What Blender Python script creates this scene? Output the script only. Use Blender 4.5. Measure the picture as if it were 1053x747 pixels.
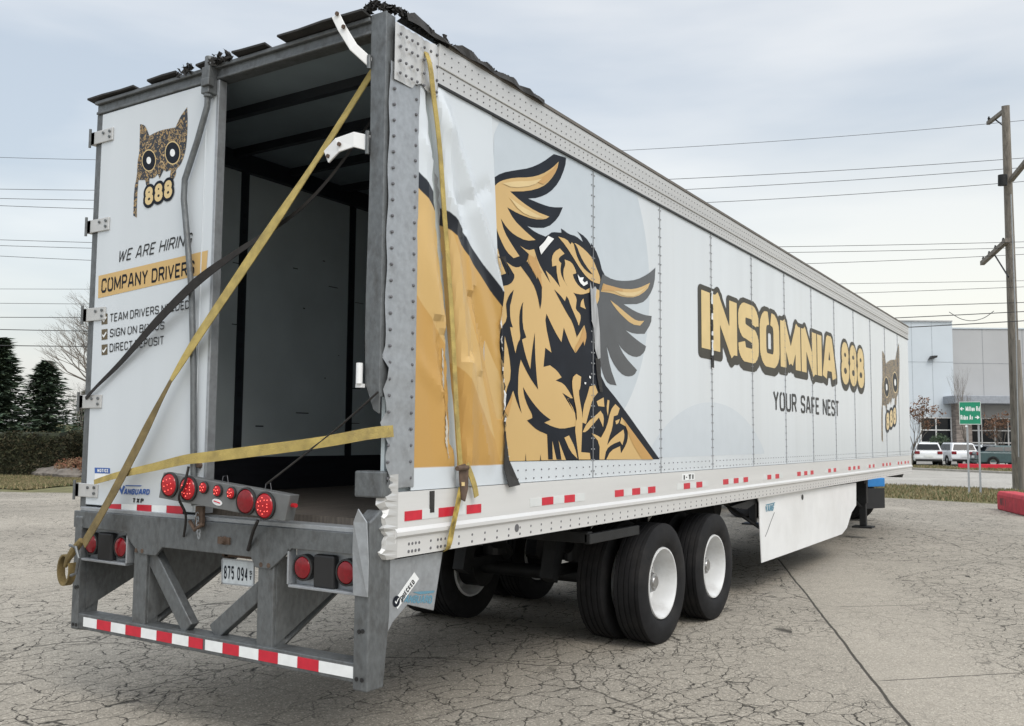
import bpy, bmesh, math, random
import numpy as np
from mathutils import Vector, Matrix
random.seed(7)
for o in list(bpy.data.objects): bpy.data.objects.remove(o)
S = bpy.context.scene
COL = S.collection
PI = math.pi

# ------------------------------------------------------------------ camera
CAM = np.array([4.4752, -3.7486, 1.7442]); FPX = 948.5
yaw, pitch, roll = .5641, .0802, .0079
_f = np.array([-math.sin(yaw)*math.cos(pitch), math.cos(yaw)*math.cos(pitch), math.sin(pitch)])
_r = np.array([math.cos(yaw), math.sin(yaw), 0.]); _u = np.cross(_r, _f)
_r, _u = math.cos(roll)*_r+math.sin(roll)*_u, -math.sin(roll)*_r+math.cos(roll)*_u
cd = bpy.data.cameras.new('camera'); cam = bpy.data.objects.new('camera', cd); COL.objects.link(cam)
cd.lens = FPX*36/1053; cd.sensor_width = 36; cd.sensor_fit = 'HORIZONTAL'; cd.clip_end = 4000; cd.clip_start = .05
cam.matrix_world = Matrix(((_r[0], _u[0], -_f[0], CAM[0]), (_r[1], _u[1], -_f[1], CAM[1]), (_r[2], _u[2], -_f[2], CAM[2]), (0, 0, 0, 1)))
S.camera = cam
def ray(u, v): return _f+_r*(u-526.5)/FPX-_u*(v-373.5)/FPX
def PL(u, v, ax, val):                    # photo pixel -> point on an axis plane of the place
    d = ray(u, v); return Vector(CAM+d*((val-CAM[ax])/d[ax]))
def WP(u, v, w): return Vector(CAM+ray(u, v)*w)
def GP(u, v, z=0.): return PL(u, v, 2, z)

# ------------------------------------------------------------------ world, sun, exposure
SUN_EL, SUN_AZ = 48, 118     # azimuth measured from +y clockwise (sun is right of and behind the camera)
w = bpy.data.worlds.new("World"); S.world = w; w.use_nodes = True
nt = w.node_tree; nt.nodes.clear()
def N(t, **k):
    n = nt.nodes.new(t)
    for a, b in k.items(): setattr(n, a, b)
    return n
out = N('ShaderNodeOutputWorld'); bg = N('ShaderNodeBackground'); bg2 = N('ShaderNodeBackground'); add = N('ShaderNodeAddShader')
sky = N('ShaderNodeTexSky', sky_type='NISHITA'); sky.sun_disc = False
sky.sun_elevation = math.radians(SUN_EL); sky.sun_rotation = math.radians(SUN_AZ); sky.air_density = 1.5; sky.dust_density = 3
nt.links.new(sky.outputs[0], bg.inputs[0]); bg.inputs[1].default_value = .05 
tc = N('ShaderNodeTexCoord'); mp = N('ShaderNodeMapping'); mp.inputs['Scale'].default_value = (1, 1, 4.5)
nz = N('ShaderNodeTexNoise'); nz.inputs['Scale'].default_value = 1.6; nz.inputs['Detail'].default_value = 5; nz.inputs['Roughness'].default_value = .5
nt.links.new(tc.outputs['Generated'], mp.inputs[0]); nt.links.new(mp.outputs[0], nz.inputs[0])
rp = N('ShaderNodeValToRGB'); e = rp.color_ramp.elements
e[0].position = .38; e[0].color = (.46, .50, .55, 1); e[1].position = .62; e[1].color = (.70, .70, .695, 1)
nt.links.new(nz.outputs[0], rp.inputs[0])
sx = N('ShaderNodeSeparateXYZ'); nt.links.new(tc.outputs['Generated'], sx.inputs[0])
def mr(src, a, b, c, d):
    m = N('ShaderNodeMapRange'); m.clamp = True; m.interpolation_type = 'SMOOTHSTEP'
    nt.links.new(src, m.inputs[0])
    for i, x in enumerate((a, b, c, d)): m.inputs[i+1].default_value = x
    return m.outputs[0]
warm = N('ShaderNodeMixRGB'); warm.inputs[2].default_value = (.83, .80, .735, 1)
dot = N('ShaderNodeVectorMath', operation='DOT_PRODUCT'); dot.inputs[1].default_value = (.05, .99, .12)
nt.links.new(tc.outputs['Generated'], dot.inputs[0])
side = mr(dot.outputs['Value'], .80, .99, 0, .85); low = mr(sx.outputs[2], .38, .10, 0, 1)
mu = N('ShaderNodeMath', operation='MULTIPLY'); nt.links.new(side, mu.inputs[0]); nt.links.new(low, mu.inputs[1])
nt.links.new(mu.outputs[0], warm.inputs[0]); nt.links.new(rp.outputs[0], warm.inputs[1])
# overcast sky: the zenith and the half towards the veiled sun are brighter
zen = mr(sx.outputs[2], .42, .95, 1.0, 1.9)
d2 = N('ShaderNodeVectorMath', operation='DOT_PRODUCT'); d2.inputs[1].default_value = (.62, -.55, .55)
nt.links.new(tc.outputs['Generated'], d2.inputs[0]); sg = mr(d2.outputs['Value'], .0, .95, 1.0, 1.6)
m2 = N('ShaderNodeMath', operation='MULTIPLY'); nt.links.new(zen, m2.inputs[0]); nt.links.new(sg, m2.inputs[1])
nt.links.new(warm.outputs[0], bg2.inputs[0]); nt.links.new(m2.outputs[0], bg2.inputs[1])
nt.links.new(bg.outputs[0], add.inputs[0]); nt.links.new(bg2.outputs[0], add.inputs[1]); nt.links.new(add.outputs[0], out.inputs[0])
sd = bpy.data.lights.new('sun', 'SUN'); so = bpy.data.objects.new('sun', sd); COL.objects.link(so)
sd.energy = 1.2; sd.angle = math.radians(25); sd.color = (1, .96, .9)
az = math.radians(SUN_AZ); el = math.radians(SUN_EL)
so.rotation_euler = (-Vector((math.sin(az)*math.cos(el), math.cos(az)*math.cos(el), math.sin(el)))).to_track_quat('-Z', 'Y').to_euler()
S.view_settings.view_transform = 'Standard'; S.view_settings.look = 'None'; S.view_settings.gamma = 1; S.view_settings.exposure = 0.0
S.render.engine = 'CYCLES'

# ------------------------------------------------------------------ materials
def M(name, c, rough=.5, metal=0., var=.12, scale=6., bump=0., bscale=60., stretch=(1, 1, 1), spec=.5, dirt=0., dirtc=(.12, .10, .08), emit=None):
    m = bpy.data.materials.new(name); m.use_nodes = True; t = m.node_tree; L = t.links
    b = t.nodes['Principled BSDF']; b.inputs['Roughness'].default_value = rough; b.inputs['Metallic'].default_value = metal
    b.inputs['Specular IOR Level'].default_value = spec
    tc = t.nodes.new('ShaderNodeTexCoord'); mp = t.nodes.new('ShaderNodeMapping'); mp.inputs['Scale'].default_value = stretch
    L.new(tc.outputs['Object'], mp.inputs[0])
    n = t.nodes.new('ShaderNodeTexNoise'); n.inputs['Scale'].default_value = scale; n.inputs['Detail'].default_value = 6; L.new(mp.outputs[0], n.inputs[0])
    r = t.nodes.new('ShaderNodeValToRGB'); L.new(n.outputs[0], r.inputs[0])
    k = var; e = r.color_ramp.elements; e[0].position = .3; e[1].position = .7
    e[0].color = tuple(max(0, x*(1-k)) for x in c)+(1,); e[1].color = tuple(min(1, x*(1+k)) for x in c)+(1,)
    col = r.outputs[0]
    if dirt:
        n2 = t.nodes.new('ShaderNodeTexNoise'); n2.inputs['Scale'].default_value = scale*.35; n2.inputs['Detail'].default_value = 8; n2.inputs['Roughness'].default_value = .65
        L.new(mp.outputs[0], n2.inputs[0]); r2 = t.nodes.new('ShaderNodeMapRange'); r2.inputs[1].default_value = .5; r2.inputs[2].default_value = .75; r2.inputs[4].default_value = dirt
        L.new(n2.outputs[0], r2.inputs[0]); mx = t.nodes.new('ShaderNodeMixRGB'); mx.inputs[2].default_value = tuple(dirtc)+(1,)
        L.new(r2.outputs[0], mx.inputs[0]); L.new(col, mx.inputs[1]); col = mx.outputs[0]
    L.new(col, b.inputs['Base Color'])
    if bump:
        n3 = t.nodes.new('ShaderNodeTexNoise'); n3.inputs['Scale'].default_value = bscale; n3.inputs['Detail'].default_value = 4; L.new(mp.outputs[0], n3.inputs[0])
        bp = t.nodes.new('ShaderNodeBump'); bp.inputs['Strength'].default_value = bump; bp.inputs['Distance'].default_value = .01
        L.new(n3.outputs[0], bp.inputs['Height']); L.new(bp.outputs[0], b.inputs['Normal'])
    if emit: b.inputs['Emission Color'].default_value = tuple(emit[0])+(1,); b.inputs['Emission Strength'].default_value = emit[1]
    return m
GOLDC = (.585, .395, .16); NAVY = (.012, .015, .022)
m_white = M('white_paint', (.60, .64, .67), .24, var=.035, scale=2.5, dirt=.22, dirtc=(.46, .46, .44), stretch=(1, 1, .07), bump=.10, bscale=.9)
m_whiter = M('white_metal', (.78, .79, .79), .35, var=.04, scale=3, dirt=.25, dirtc=(.4, .38, .34))
m_gold = M('gold_vinyl', GOLDC, .3, var=.05, scale=1.2, spec=.35)
m_orange = M('amber_vinyl', (.50, .285, .085), .28, var=.05)
m_pale = M('pale_gold_vinyl', (.66, .50, .24), .3, var=.05)
m_black = M('black_vinyl', NAVY, .4, var=.2, spec=.10)
m_grayv = M('grey_vinyl', (.62, .66, .69), .25, var=.03)
m_char = M('charcoal_vinyl', (.030, .031, .032), .4, var=.1, spec=.15)
m_alu = M('aluminium', (.55, .55, .54), .40, metal=.35, var=.08, scale=2, stretch=(1, .15, 4), dirt=.35, dirtc=(.42, .40, .37))
m_rivet = M('rivet_metal', (.14, .14, .15), .5, metal=.3)
m_galv = M('galvanised_steel', (.150, .160, .165), .48, metal=.5, var=.16, scale=38, bump=.25, bscale=60, dirt=.7, dirtc=(.065, .06, .055), stretch=(1, 1, .55))
m_galvl = M('pale_galvanised_steel', (.36, .38, .40), .45, metal=.5, var=.10, scale=30, dirt=.4, dirtc=(.2, .2, .2))
m_steel = M('dark_steel', (.020, .021, .022), .6, metal=.3, var=.3, scale=5, bump=.2)
m_rubber = M('tyre_rubber', (.012, .012, .013), .8, var=.25, scale=8, bump=.1, dirt=.35, dirtc=(.055, .05, .045), spec=.25)
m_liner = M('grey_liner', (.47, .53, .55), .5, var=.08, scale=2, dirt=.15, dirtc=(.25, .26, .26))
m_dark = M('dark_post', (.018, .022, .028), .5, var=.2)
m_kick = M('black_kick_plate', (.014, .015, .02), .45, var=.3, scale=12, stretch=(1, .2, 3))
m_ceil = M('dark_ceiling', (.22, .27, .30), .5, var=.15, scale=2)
m_wood = M('worn_wood_floor', (.085, .072, .06), .7, var=.4, scale=6, stretch=(8, .5, 1), bump=.2)
m_red = M('red_tape', (.55, .018, .04), .3, var=.1, scale=20)
m_tapew = M('white_tape', (.80, .82, .82), .3, var=.05, scale=20)
m_lens = M('red_lens', (.20, .006, .012), .15, var=.15, scale=40)
m_lensring = M('lamp_gasket', (.02, .02, .02), .5)
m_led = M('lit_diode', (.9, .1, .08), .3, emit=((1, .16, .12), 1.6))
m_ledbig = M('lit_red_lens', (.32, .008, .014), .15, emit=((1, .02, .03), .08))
m_yellow = M('yellow_webbing', (.43, .33, .105), .85, var=.22, scale=14, bump=.5, bscale=150, dirt=.85, dirtc=(.20, .155, .07))
m_olive = M('soiled_webbing', (.17, .125, .05), .85, var=.3, scale=14, bump=.5, bscale=150)
m_blackst = M('black_webbing', (.018, .016, .015), .85, var=.3, scale=20)
m_rust = M('rusty_steel', (.10, .065, .045), .75, var=.3, scale=20)
m_tar = M('torn_membrane', (.028, .027, .026), .75, var=.4, scale=10, bump=.4)
m_blue = M('blue_paint', (.02, .19, .50), .3, var=.05)
m_navyt = M('blue_lettering', (.03, .10, .35), .4)
m_fadedblue = M('faded_blue_lettering', (.11, .26, .35), .5)
m_glass = M('dark_glass', (.010, .013, .016), .10, var=.1, spec=.22)
m_rubberblack = M('black_plastic', (.012, .012, .013), .5)
m_chrome = M('bright_hub', (.38, .38, .38), .3, metal=.85, var=.2, scale=12, dirt=.6, dirtc=(.10, .09, .08))

# ------------------------------------------------------------------ mesh helpers
class MB:
    def __init__(s): s.v = []; s.f = []; s.m = []
    def add(s, v, f, mi=0):
        o = len(s.v); s.v += [tuple(p) for p in v]; s.f += [tuple(i+o for i in q) for q in f]; s.m += [mi]*len(f); return s
    def box(s, x0, x1, y0, y1, z0, z1, mi=0):
        v = [(x, y, z) for x in (x0, x1) for y in (y0, y1) for z in (z0, z1)]
        return s.add(v, [(0, 1, 3, 2), (4, 6, 7, 5), (0, 4, 5, 1), (2, 3, 7, 6), (0, 2, 6, 4), (1, 5, 7, 3)], mi)
    def prism(s, pts, d, mi=0):      # closed polygon of 3-D points pushed along d
        n = len(pts); d = Vector(d); a = [Vector(p) for p in pts]; b = [p+d for p in a]
        s.add(a+b, [tuple(range(n))[::-1], tuple(range(n, 2*n))]+[(i, (i+1) % n, n+(i+1) % n, n+i) for i in range(n)], mi); return s
    def tube(s, pts, r, n=8, mi=0, cap=True):
        pts = [Vector(p) for p in pts]; rr = r if isinstance(r, (list, tuple)) else [r]*len(pts)
        V = []; F = []; up = None
        for i, p in enumerate(pts):
            t = (pts[min(i+1, len(pts)-1)]-pts[max(i-1, 0)]).normalized()
            if up is None: up = Vector((0, 0, 1)) if abs(t.z) < .9 else Vector((1, 0, 0))
            a = t.cross(up).normalized(); b = a.cross(t).normalized(); up = b
            V += [p+(a*math.cos(2*PI*k/n)+b*math.sin(2*PI*k/n))*rr[i] for k in range(n)]
        for i in range(len(pts)-1):
            F += [(i*n+k, i*n+(k+1) % n, (i+1)*n+(k+1) % n, (i+1)*n+k) for k in range(n)]
        if cap: F += [tuple(range(n))[::-1], tuple((len(pts)-1)*n+k for k in range(n))]
        return s.add(V, F, mi)
    def lathe(s, prof, c, ax='x', n=40, mi=0, close=False):    # prof: (along axis, radius)
        V = []; F = []
        for (a, r) in prof:
            for k in range(n):
                q = 2*PI*k/n; co, si = r*math.cos(q), r*math.sin(q)
                V.append({'x': (c[0]+a, c[1]+co, c[2]+si), 'y': (c[0]+co, c[1]+a, c[2]+si), 'z': (c[0]+co, c[1]+si, c[2]+a)}[ax])
        m = len(prof)
        for i in range(m if close else m-1):
            j = (i+1) % m; F += [(i*n+k, i*n+(k+1) % n, j*n+(k+1) % n, j*n+k) for k in range(n)]
        return s.add(V, F, mi)
    def ribbon(s, pts, wdir, wd, th=.004, mi=0):
        pts = [Vector(p) for p in pts]; n = len(pts)
        wds = wd if isinstance(wd, (list, tuple)) else [wd]*n
        V = []
        for i, p in enumerate(pts):
            t = (pts[min(i+1, n-1)]-pts[max(i-1, 0)]).normalized()
            a = Vector(wdir[i] if isinstance(wdir, list) else wdir); a = (a-t*a.dot(t)).normalized(); nn = t.cross(a).normalized()
            for sa, sb in ((-1, -1), (1, -1), (1, 1), (-1, 1)): V.append(p+a*sa*wds[i]/2+nn*sb*th/2)
        F = [(0, 1, 2, 3), tuple((n-1)*4+k for k in (3, 2, 1, 0))]
        for i in range(n-1):
            F += [(i*4+k, (i+1)*4+k, (i+1)*4+(k+1) % 4, i*4+(k+1) % 4) for k in range(4)]
        return s.add(V, F, mi)
    def build(s, name, mat, parent=None, smooth=False, bevel=0, fixn=True):
        me = bpy.data.meshes.new(name); me.from_pydata(s.v, [], s.f)
        mats = mat if isinstance(mat, list) else [mat]
        for x in mats: me.materials.append(x)
        if len(mats) > 1: me.polygons.foreach_set('material_index', s.m)
        if fixn and len(s.f) < 60000:
            bm = bmesh.new(); bm.from_mesh(me); bmesh.ops.recalc_face_normals(bm, faces=bm.faces); bm.to_mesh(me); bm.free()
        if smooth:
            me.polygons.foreach_set('use_smooth', [True]*len(me.polygons))
            try: me.set_sharp_from_angle(angle=math.radians(35))
            except Exception: pass
        o = bpy.data.objects.new(name, me); COL.objects.link(o)
        if parent: o.parent = parent
        if bevel:
            b = o.modifiers.new('bevel', 'BEVEL'); b.width = bevel; b.segments = 2; b.limit_method = 'ANGLE'; b.angle_limit = math.radians(40)
        return o
def thing(name, label, cat, loc=(0, 0, 0), rz=0., group=None):
    o = bpy.data.objects.new(name, None); COL.objects.link(o); o.location = loc; o.rotation_euler = (0, 0, rz); o.empty_display_size = .1
    o['label'] = label; o['category'] = cat
    if group: o['group'] = group
    return o
def tag(o, label, cat, group=None, kind=None):
    o['label'] = label; o['category'] = cat
    if group: o['group'] = group
    if kind: o['kind'] = kind
    return o
def struct(o, kind='structure'): o['kind'] = kind; return o
def dup(o, parent=None):
    c = o.copy(); COL.objects.link(c); c.parent = parent
    for ch in list(o.children): dup(ch, c)
    return c

# ---- filled contour of a distance field, as flat faces, for lettering and vinyl
def contour(fn, x0, x1, y0, y1, h):
    nx = int(math.ceil((x1-x0)/h)); ny = int(math.ceil((y1-y0)/h))
    gx = x0+np.arange(nx+1)*h; gy = y0+np.arange(ny+1)*h
    X, Y = np.meshgrid(gx, gy); D = fn(X.ravel(), Y.ravel()).reshape(X.shape)
    D = np.where(np.abs(D) < 1e-9, 1e-9, D)
    I = D < 0; cnt = I[:-1, :-1].astype(int)+I[1:, :-1]+I[:-1, 1:]+I[1:, 1:]
    V = []; F = []; key = {}
    def vid(k, p):
        if k not in key: key[k] = len(V); V.append(p)
        return key[k]
    for j in range(ny):
        row = cnt[j]; i = 0
        while i < nx:
            c = row[i]
            if c == 4:
                k = i
                while k < nx and row[k] == 4 and k-i < 40: k += 1
                F.append((vid((i, j), (gx[i], gy[j])), vid((k, j), (gx[k], gy[j])), vid((k, j+1), (gx[k], gy[j+1])), vid((i, j+1), (gx[i], gy[j+1]))))
                i = k; continue
            if c:
                cs = [(i, j), (i+1, j), (i+1, j+1), (i, j+1)]; poly = []
                for q in range(4):
                    a = cs[q]; b = cs[(q+1) % 4]; da = D[a[1], a[0]]; db = D[b[1], b[0]]
                    if da < 0: poly.append(vid(a, (gx[a[0]], gy[a[1]])))
                    if (da < 0) != (db < 0):
                        t = da/(da-db); lo, hi = (a, b) if a < b else (b, a)
                        poly.append(vid(('e', lo, hi), (gx[a[0]]+(gx[b[0]]-gx[a[0]])*t, gy[a[1]]+(gy[b[1]]-gy[a[1]])*t)))
                if len(poly) > 2: F.append(tuple(poly))
            i += 1
    return V, F
def seg_d(x, y, a, b, hw, butt):
    ax, ay = a; bx, by = b; dx, dy = bx-ax, by-ay; l = math.hypot(dx, dy)+1e-9; ux, uy = dx/l, dy/l
    px, py = x-ax, y-ay; t = px*ux+py*uy; s = np.abs(-px*uy+py*ux)
    if butt:
        tt = np.abs(t-l/2)-(l/2+butt); ss = s-hw
        return np.minimum(np.maximum(tt, ss), 0)+np.hypot(np.maximum(tt, 0), np.maximum(ss, 0))
    tt = np.clip(t, 0, l); return np.hypot(px-ux*tt, py-uy*tt)-hw
def arcp(cx, cy, rx, ry, a0, a1, n=10):
    return [(cx+rx*math.cos(math.radians(a0+(a1-a0)*i/n)), cy+ry*math.sin(math.radians(a0+(a1-a0)*i/n))) for i in range(n+1)]
c8 = .26
def rr(x0, y0, x1, y1, r=.22):   # rounded rectangle loop
    return arcp(x1-r, y1-r, r, r, 90, 0, 5)+arcp(x1-r, y0+r, r, r, 0, -90, 5)+arcp(x0+r, y0+r, r, r, -90, -180, 5)+arcp(x0+r, y1-r, r, r, 180, 90, 5)+[(x0+r, y1)]
Sp = [(1, .80), (1, .86)]+arcp(.72, .80, .28, .20, 18, 90, 4)+arcp(.28, .80, .28, .20, 90, 180, 5)+arcp(.28, .72, .28, .20, 180, 250, 4)+[(.78, .46)]+arcp(.72, .28, .28, .20, 60, 0, 4)+arcp(.72, .20, .28, .20, 0, -90, 5)+arcp(.28, .20, .28, .20, -90, -175, 4)
G = {  # width, strokes on the unit square
 'A': (1, [[(0, 0), (.38, 1), (.62, 1), (1, 0)], [(.14, .28), (.86, .28)]]),
 'B': (.9, [[(0, 0), (0, 1), (.7, 1)]+arcp(.7, .77, .28, .23, 90, -90, 6)+[(.1, .54)], [(.7, .54)]+arcp(.7, .27, .3, .27, 90, -90, 6)+[(0, 0)]]),
 'C': (.9, [[(1, .76)]+arcp(.72, .76, .28, .24, 0, 90, 5)+arcp(.28, .76, .28, .24, 90, 180, 5)+arcp(.28, .24, .28, .24, 180, 270, 5)+arcp(.72, .24, .28, .24, 270, 360, 5)]),
 'D': (.95, [[(0, 0), (0, 1), (.6, 1)]+arcp(.6, .6, .4, .4, 90, 0, 5)+arcp(.6, .4, .4, .4, 0, -90, 5)+[(0, 0)]]),
 'E': (.8, [[(1, 1), (0, 1), (0, 0), (1, 0)], [(0, .5), (.85, .5)]]),
 'F': (.78, [[(1, 1), (0, 1), (0, 0)], [(0, .48), (.85, .48)]]),
 'G': (.95, [[(1, .80)]+arcp(.72, .76, .28, .24, 10, 90, 5)+arcp(.28, .76, .28, .24, 90, 180, 5)+arcp(.28, .24, .28, .24, 180, 270, 5)+arcp(.72, .24, .28, .24, 270, 360, 5)+[(1, .48), (.55, .48)]]),
 'H': (.95, [[(0, 0), (0, 1)], [(1, 0), (1, 1)], [(0, .5), (1, .5)]]),
 'I': (0, [[(.5, 0), (.5, 1)]]),
 'K': (.9, [[(0, 0), (0, 1)], [(1, 1), (.05, .45), (1, 0)]]),
 'L': (.75, [[(0, 1), (0, 0), (1, 0)]]),
 'M': (1.15, [[(0, 0), (0, 1), (.5, .15), (1, 1), (1, 0)]]),
 'N': (.98, [[(0, 0), (0, 1), (1, 0), (1, 1)]]),
 'O': (.98, [rr(0, 0, 1, 1, .3)]),
 'P': (.88, [[(0, 0), (0, 1), (.7, 1)]+arcp(.7, .72, .3, .28, 90, -90, 6)+[(0, .44)]]),
 'R': (.92, [[(0, 0), (0, 1), (.7, 1)]+arcp(.7, .74, .3, .26, 90, -90, 6)+[(0, .48)], [(.6, .48), (1, 0)]]),
 'S': (.9, [Sp]),
 'T': (.88, [[(0, 1), (1, 1)], [(.5, 1), (.5, 0)]]),
 'U': (.95, [[(0, 1), (0, .3)]+arcp(.3, .3, .3, .3, 180, 270, 5)+arcp(.7, .3, .3, .3, 270, 360, 5)+[(1, 1)]]),
 'V': (.95, [[(0, 1), (.5, 0), (1, 1)]]),
 'W': (1.3, [[(0, 1), (.25, 0), (.5, .9), (.75, 0), (1, 1)]]),
 'X': (.9, [[(0, 0), (1, 1)], [(0, 1), (1, 0)]]),
 'Y': (.92, [[(0, 1), (.5, .48), (1, 1)], [(.5, .48), (.5, 0)]]),
 '0': (.75, [rr(0, 0, 1, 1, .35)]),
 '3': (.75, [[(0, .85)]+arcp(.5, .75, .5, .25, 150, -90, 8)+arcp(.5, .25, .5, .25, 90, -150, 8)]),
 '4': (.75, [[(.8, 0), (.8, 1), (0, .3), (1, .3)]]),
 '5': (.75, [[(.95, 1), (.05, 1), (.02, .55), (.5, .6)]+arcp(.55, .31, .45, .31, 80, -150, 8)]),
 '7': (.75, [[(0, 1), (1, 1), (.4, 0)]]),
 '8': (.8, [arcp(.5, .765, .42, .235, 0, 360, 16), arcp(.5, .265, .5, .265, 0, 360, 16)]),
 '9': (.75, [arcp(.5, .7, .5, .3, 0, 360, 14), [(1, .7), (1, .4), (.75, 0), (.2, 0)]]),
 '-': (.5, [[(0, .5), (1, .5)]]), "'": (0, [[(.5, .8), (.5, 1)]]), '.': (0, [[(.5, 0), (.5, .02)]]),
 'a': (.7, [[(0, .62), (.5, .68), (1, .55), (1, 0), (.4, 0), (0, .18), (.4, .35), (1, .33)]]), 'd': (.7, [[(1, 1), (1, 0), (.3, 0), (0, .3), (.3, .62), (1, .6)]]),
 'e': (.7, [[(0, .33), (1, .33), (.9, .6), (.4, .68), (0, .33), (.4, 0), (.95, .08)]]), 'g': (.7, [[(1, .65), (.3, .62), (0, .3), (.3, 0), (1, 0)], [(1, .65), (1, -.25), (.2, -.25)]]),
 'i': (0, [[(.5, 0), (.5, .62)], [(.5, .85), (.5, .9)]]), 'l': (0, [[(.5, 0), (.5, 1)]]), 'n': (.65, [[(0, 0), (0, .65)], [(0, .5), (.5, .66), (1, .5), (1, 0)]]),
 'o': (.7, [rr(0, 0, 1, .65, .3)]), 't': (.45, [[(.4, .95), (.4, .1), (1, 0)], [(0, .65), (1, .65)]]), 'v': (.65, [[(0, .65), (.5, 0), (1, .65)]]),
 '<': (1.3, [[(.45, .85), (0, .5), (.45, .15)], [(0, .5), (1, .5)]]), '>': (1.3, [[(.55, .85), (1, .5), (.55, .15)], [(0, .5), (1, .5)]]),
}
def lay(text, th, wf=.62, gap=.16, space=.35, shear=0):
    """strokes of a line of text with height 1; returns glyphs [(bbox, [segments])], total width"""
    x = 0; out_ = []; hw = th/2
    for ch in text:
        if ch == ' ': x += space; continue
        wd, st = G[ch]; W = th if wd == 0 else max(wd*wf, th*1.2)
        segs = []
        for s in st:
            q = [(x+W/2 if wd == 0 else x+hw+p[0]*(W-th), hw+p[1]*(1-th)) for p in s]
            segs += [(a, b) for a, b in zip(q[:-1], q[1:]) if math.hypot(a[0]-b[0], a[1]-b[1]) > 1e-4]
        out_.append(((x, x+W), segs)); x += W+gap
    return out_, x-gap
def text_field(gl, th, butt=True):
    def fn(X, Y):
        D = np.full(X.shape, 9.)
        for (x0, x1), segs in gl:
            sel = (X > x0-.5) & (X < x1+.5)
            if not sel.any(): continue
            xs, ys = X[sel], Y[sel]; d = np.full(xs.shape, 9.)
            for a, b in segs: d = np.minimum(d, seg_d(xs, ys, a, b, th/2, th/2*.5 if butt else 0))
            if butt:
                bx = np.abs(xs-(x0+x1)/2)-(x1-x0)/2; by = np.abs(ys-.5)-.5
                bd = np.minimum(np.maximum(bx, by), 0)+np.hypot(np.maximum(bx, 0), np.maximum(by, 0)); d = np.maximum(d, bd)
            D[sel] = np.minimum(D[sel], d)
        return D
    return fn
def text_mesh(text, th, wf=.62, gap=.16, space=.35, h=.02, grow=0., drop=0., butt=True, curvey=False):
    gl, W = lay(text, th, wf, gap, space); f0 = text_field(gl, th, butt)
    def fn(X, Y):
        d = f0(X, Y)
        if drop:
            for k in (.34, .67, 1.): d = np.minimum(d, f0(X, Y+drop*k))
        return d-grow
    V, F = contour(fn, -grow-.05, W+grow+.05, -grow-drop-.3, 1+grow+.05, h)
    return V, F, W
def quad_map(TL, TR, BR, BL, ax, val, off):
    """maps (s,t) in the unit square to the plane through four photo corners"""
    c = [PL(*p, ax, val) for p in (TL, TR, BR, BL)]; o = Vector(off)
    return lambda s, t: (c[3]*(1-s)+c[2]*s)*(1-t)+(c[0]*(1-s)+c[1]*s)*t+o
def put_text(name, text, th, mp, mat, parent, th_z=0., **k):
    V, F, W = text_mesh(text, th, **k)
    b = MB(); b.add([mp(x/W, y) for x, y in V], F); return b.build(name, mat, parent, fixn=False)
TILES = {'A': (500, 155, 8.3), 'B': (500, 235, 8.3), 'C': (550, 230, 8.3), 'D': (500, 315, 8.3), 'E': (560, 310, 8.3), 'F': (500, 395, 8.3),
         'G': (560, 380, 6.225), 'H': (600, 270, 8.3), 'I': (600, 320, 8.3), 'Z': (125, 100, 5.745), 'W': (0, 0, 1), 'Q': (890, 340, 5.745)}
def trace(*args):
    out_ = []; t = None
    for a in args:
        if isinstance(a, str): t = TILES[a]
        else: out_.append((t[0]+a[0]/t[2], t[1]+a[1]/t[2]))
    return out_
def smooth_poly(p, n=1):
    for _ in range(n):
        q = []
        for i in range(len(p)):
            a, b = p[i], p[(i+1) % len(p)]; d0 = (a[0]-p[i-1][0], a[1]-p[i-1][1]); d1 = (b[0]-a[0], b[1]-a[1])
            ang = math.atan2(d0[0]*d1[1]-d0[1]*d1[0], d0[0]*d1[0]+d0[1]*d1[1])
            if abs(ang) < .9: q += [(a[0]*.75+p[i-1][0]*.25, a[1]*.75+p[i-1][1]*.25), (a[0]*.75+b[0]*.25, a[1]*.75+b[1]*.25)]
            else: q.append(a)
        p = q
    return p
from mathutils.geometry import tessellate_polygon
def decal(b, pts, ax, val, off, mi=0, sm=1):
    p = smooth_poly(pts, sm) if sm else pts
    v = [PL(*q, ax, val)+Vector(off) for q in p]
    b.add(v, [tuple(t) for t in tessellate_polygon([v])], mi)

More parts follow.
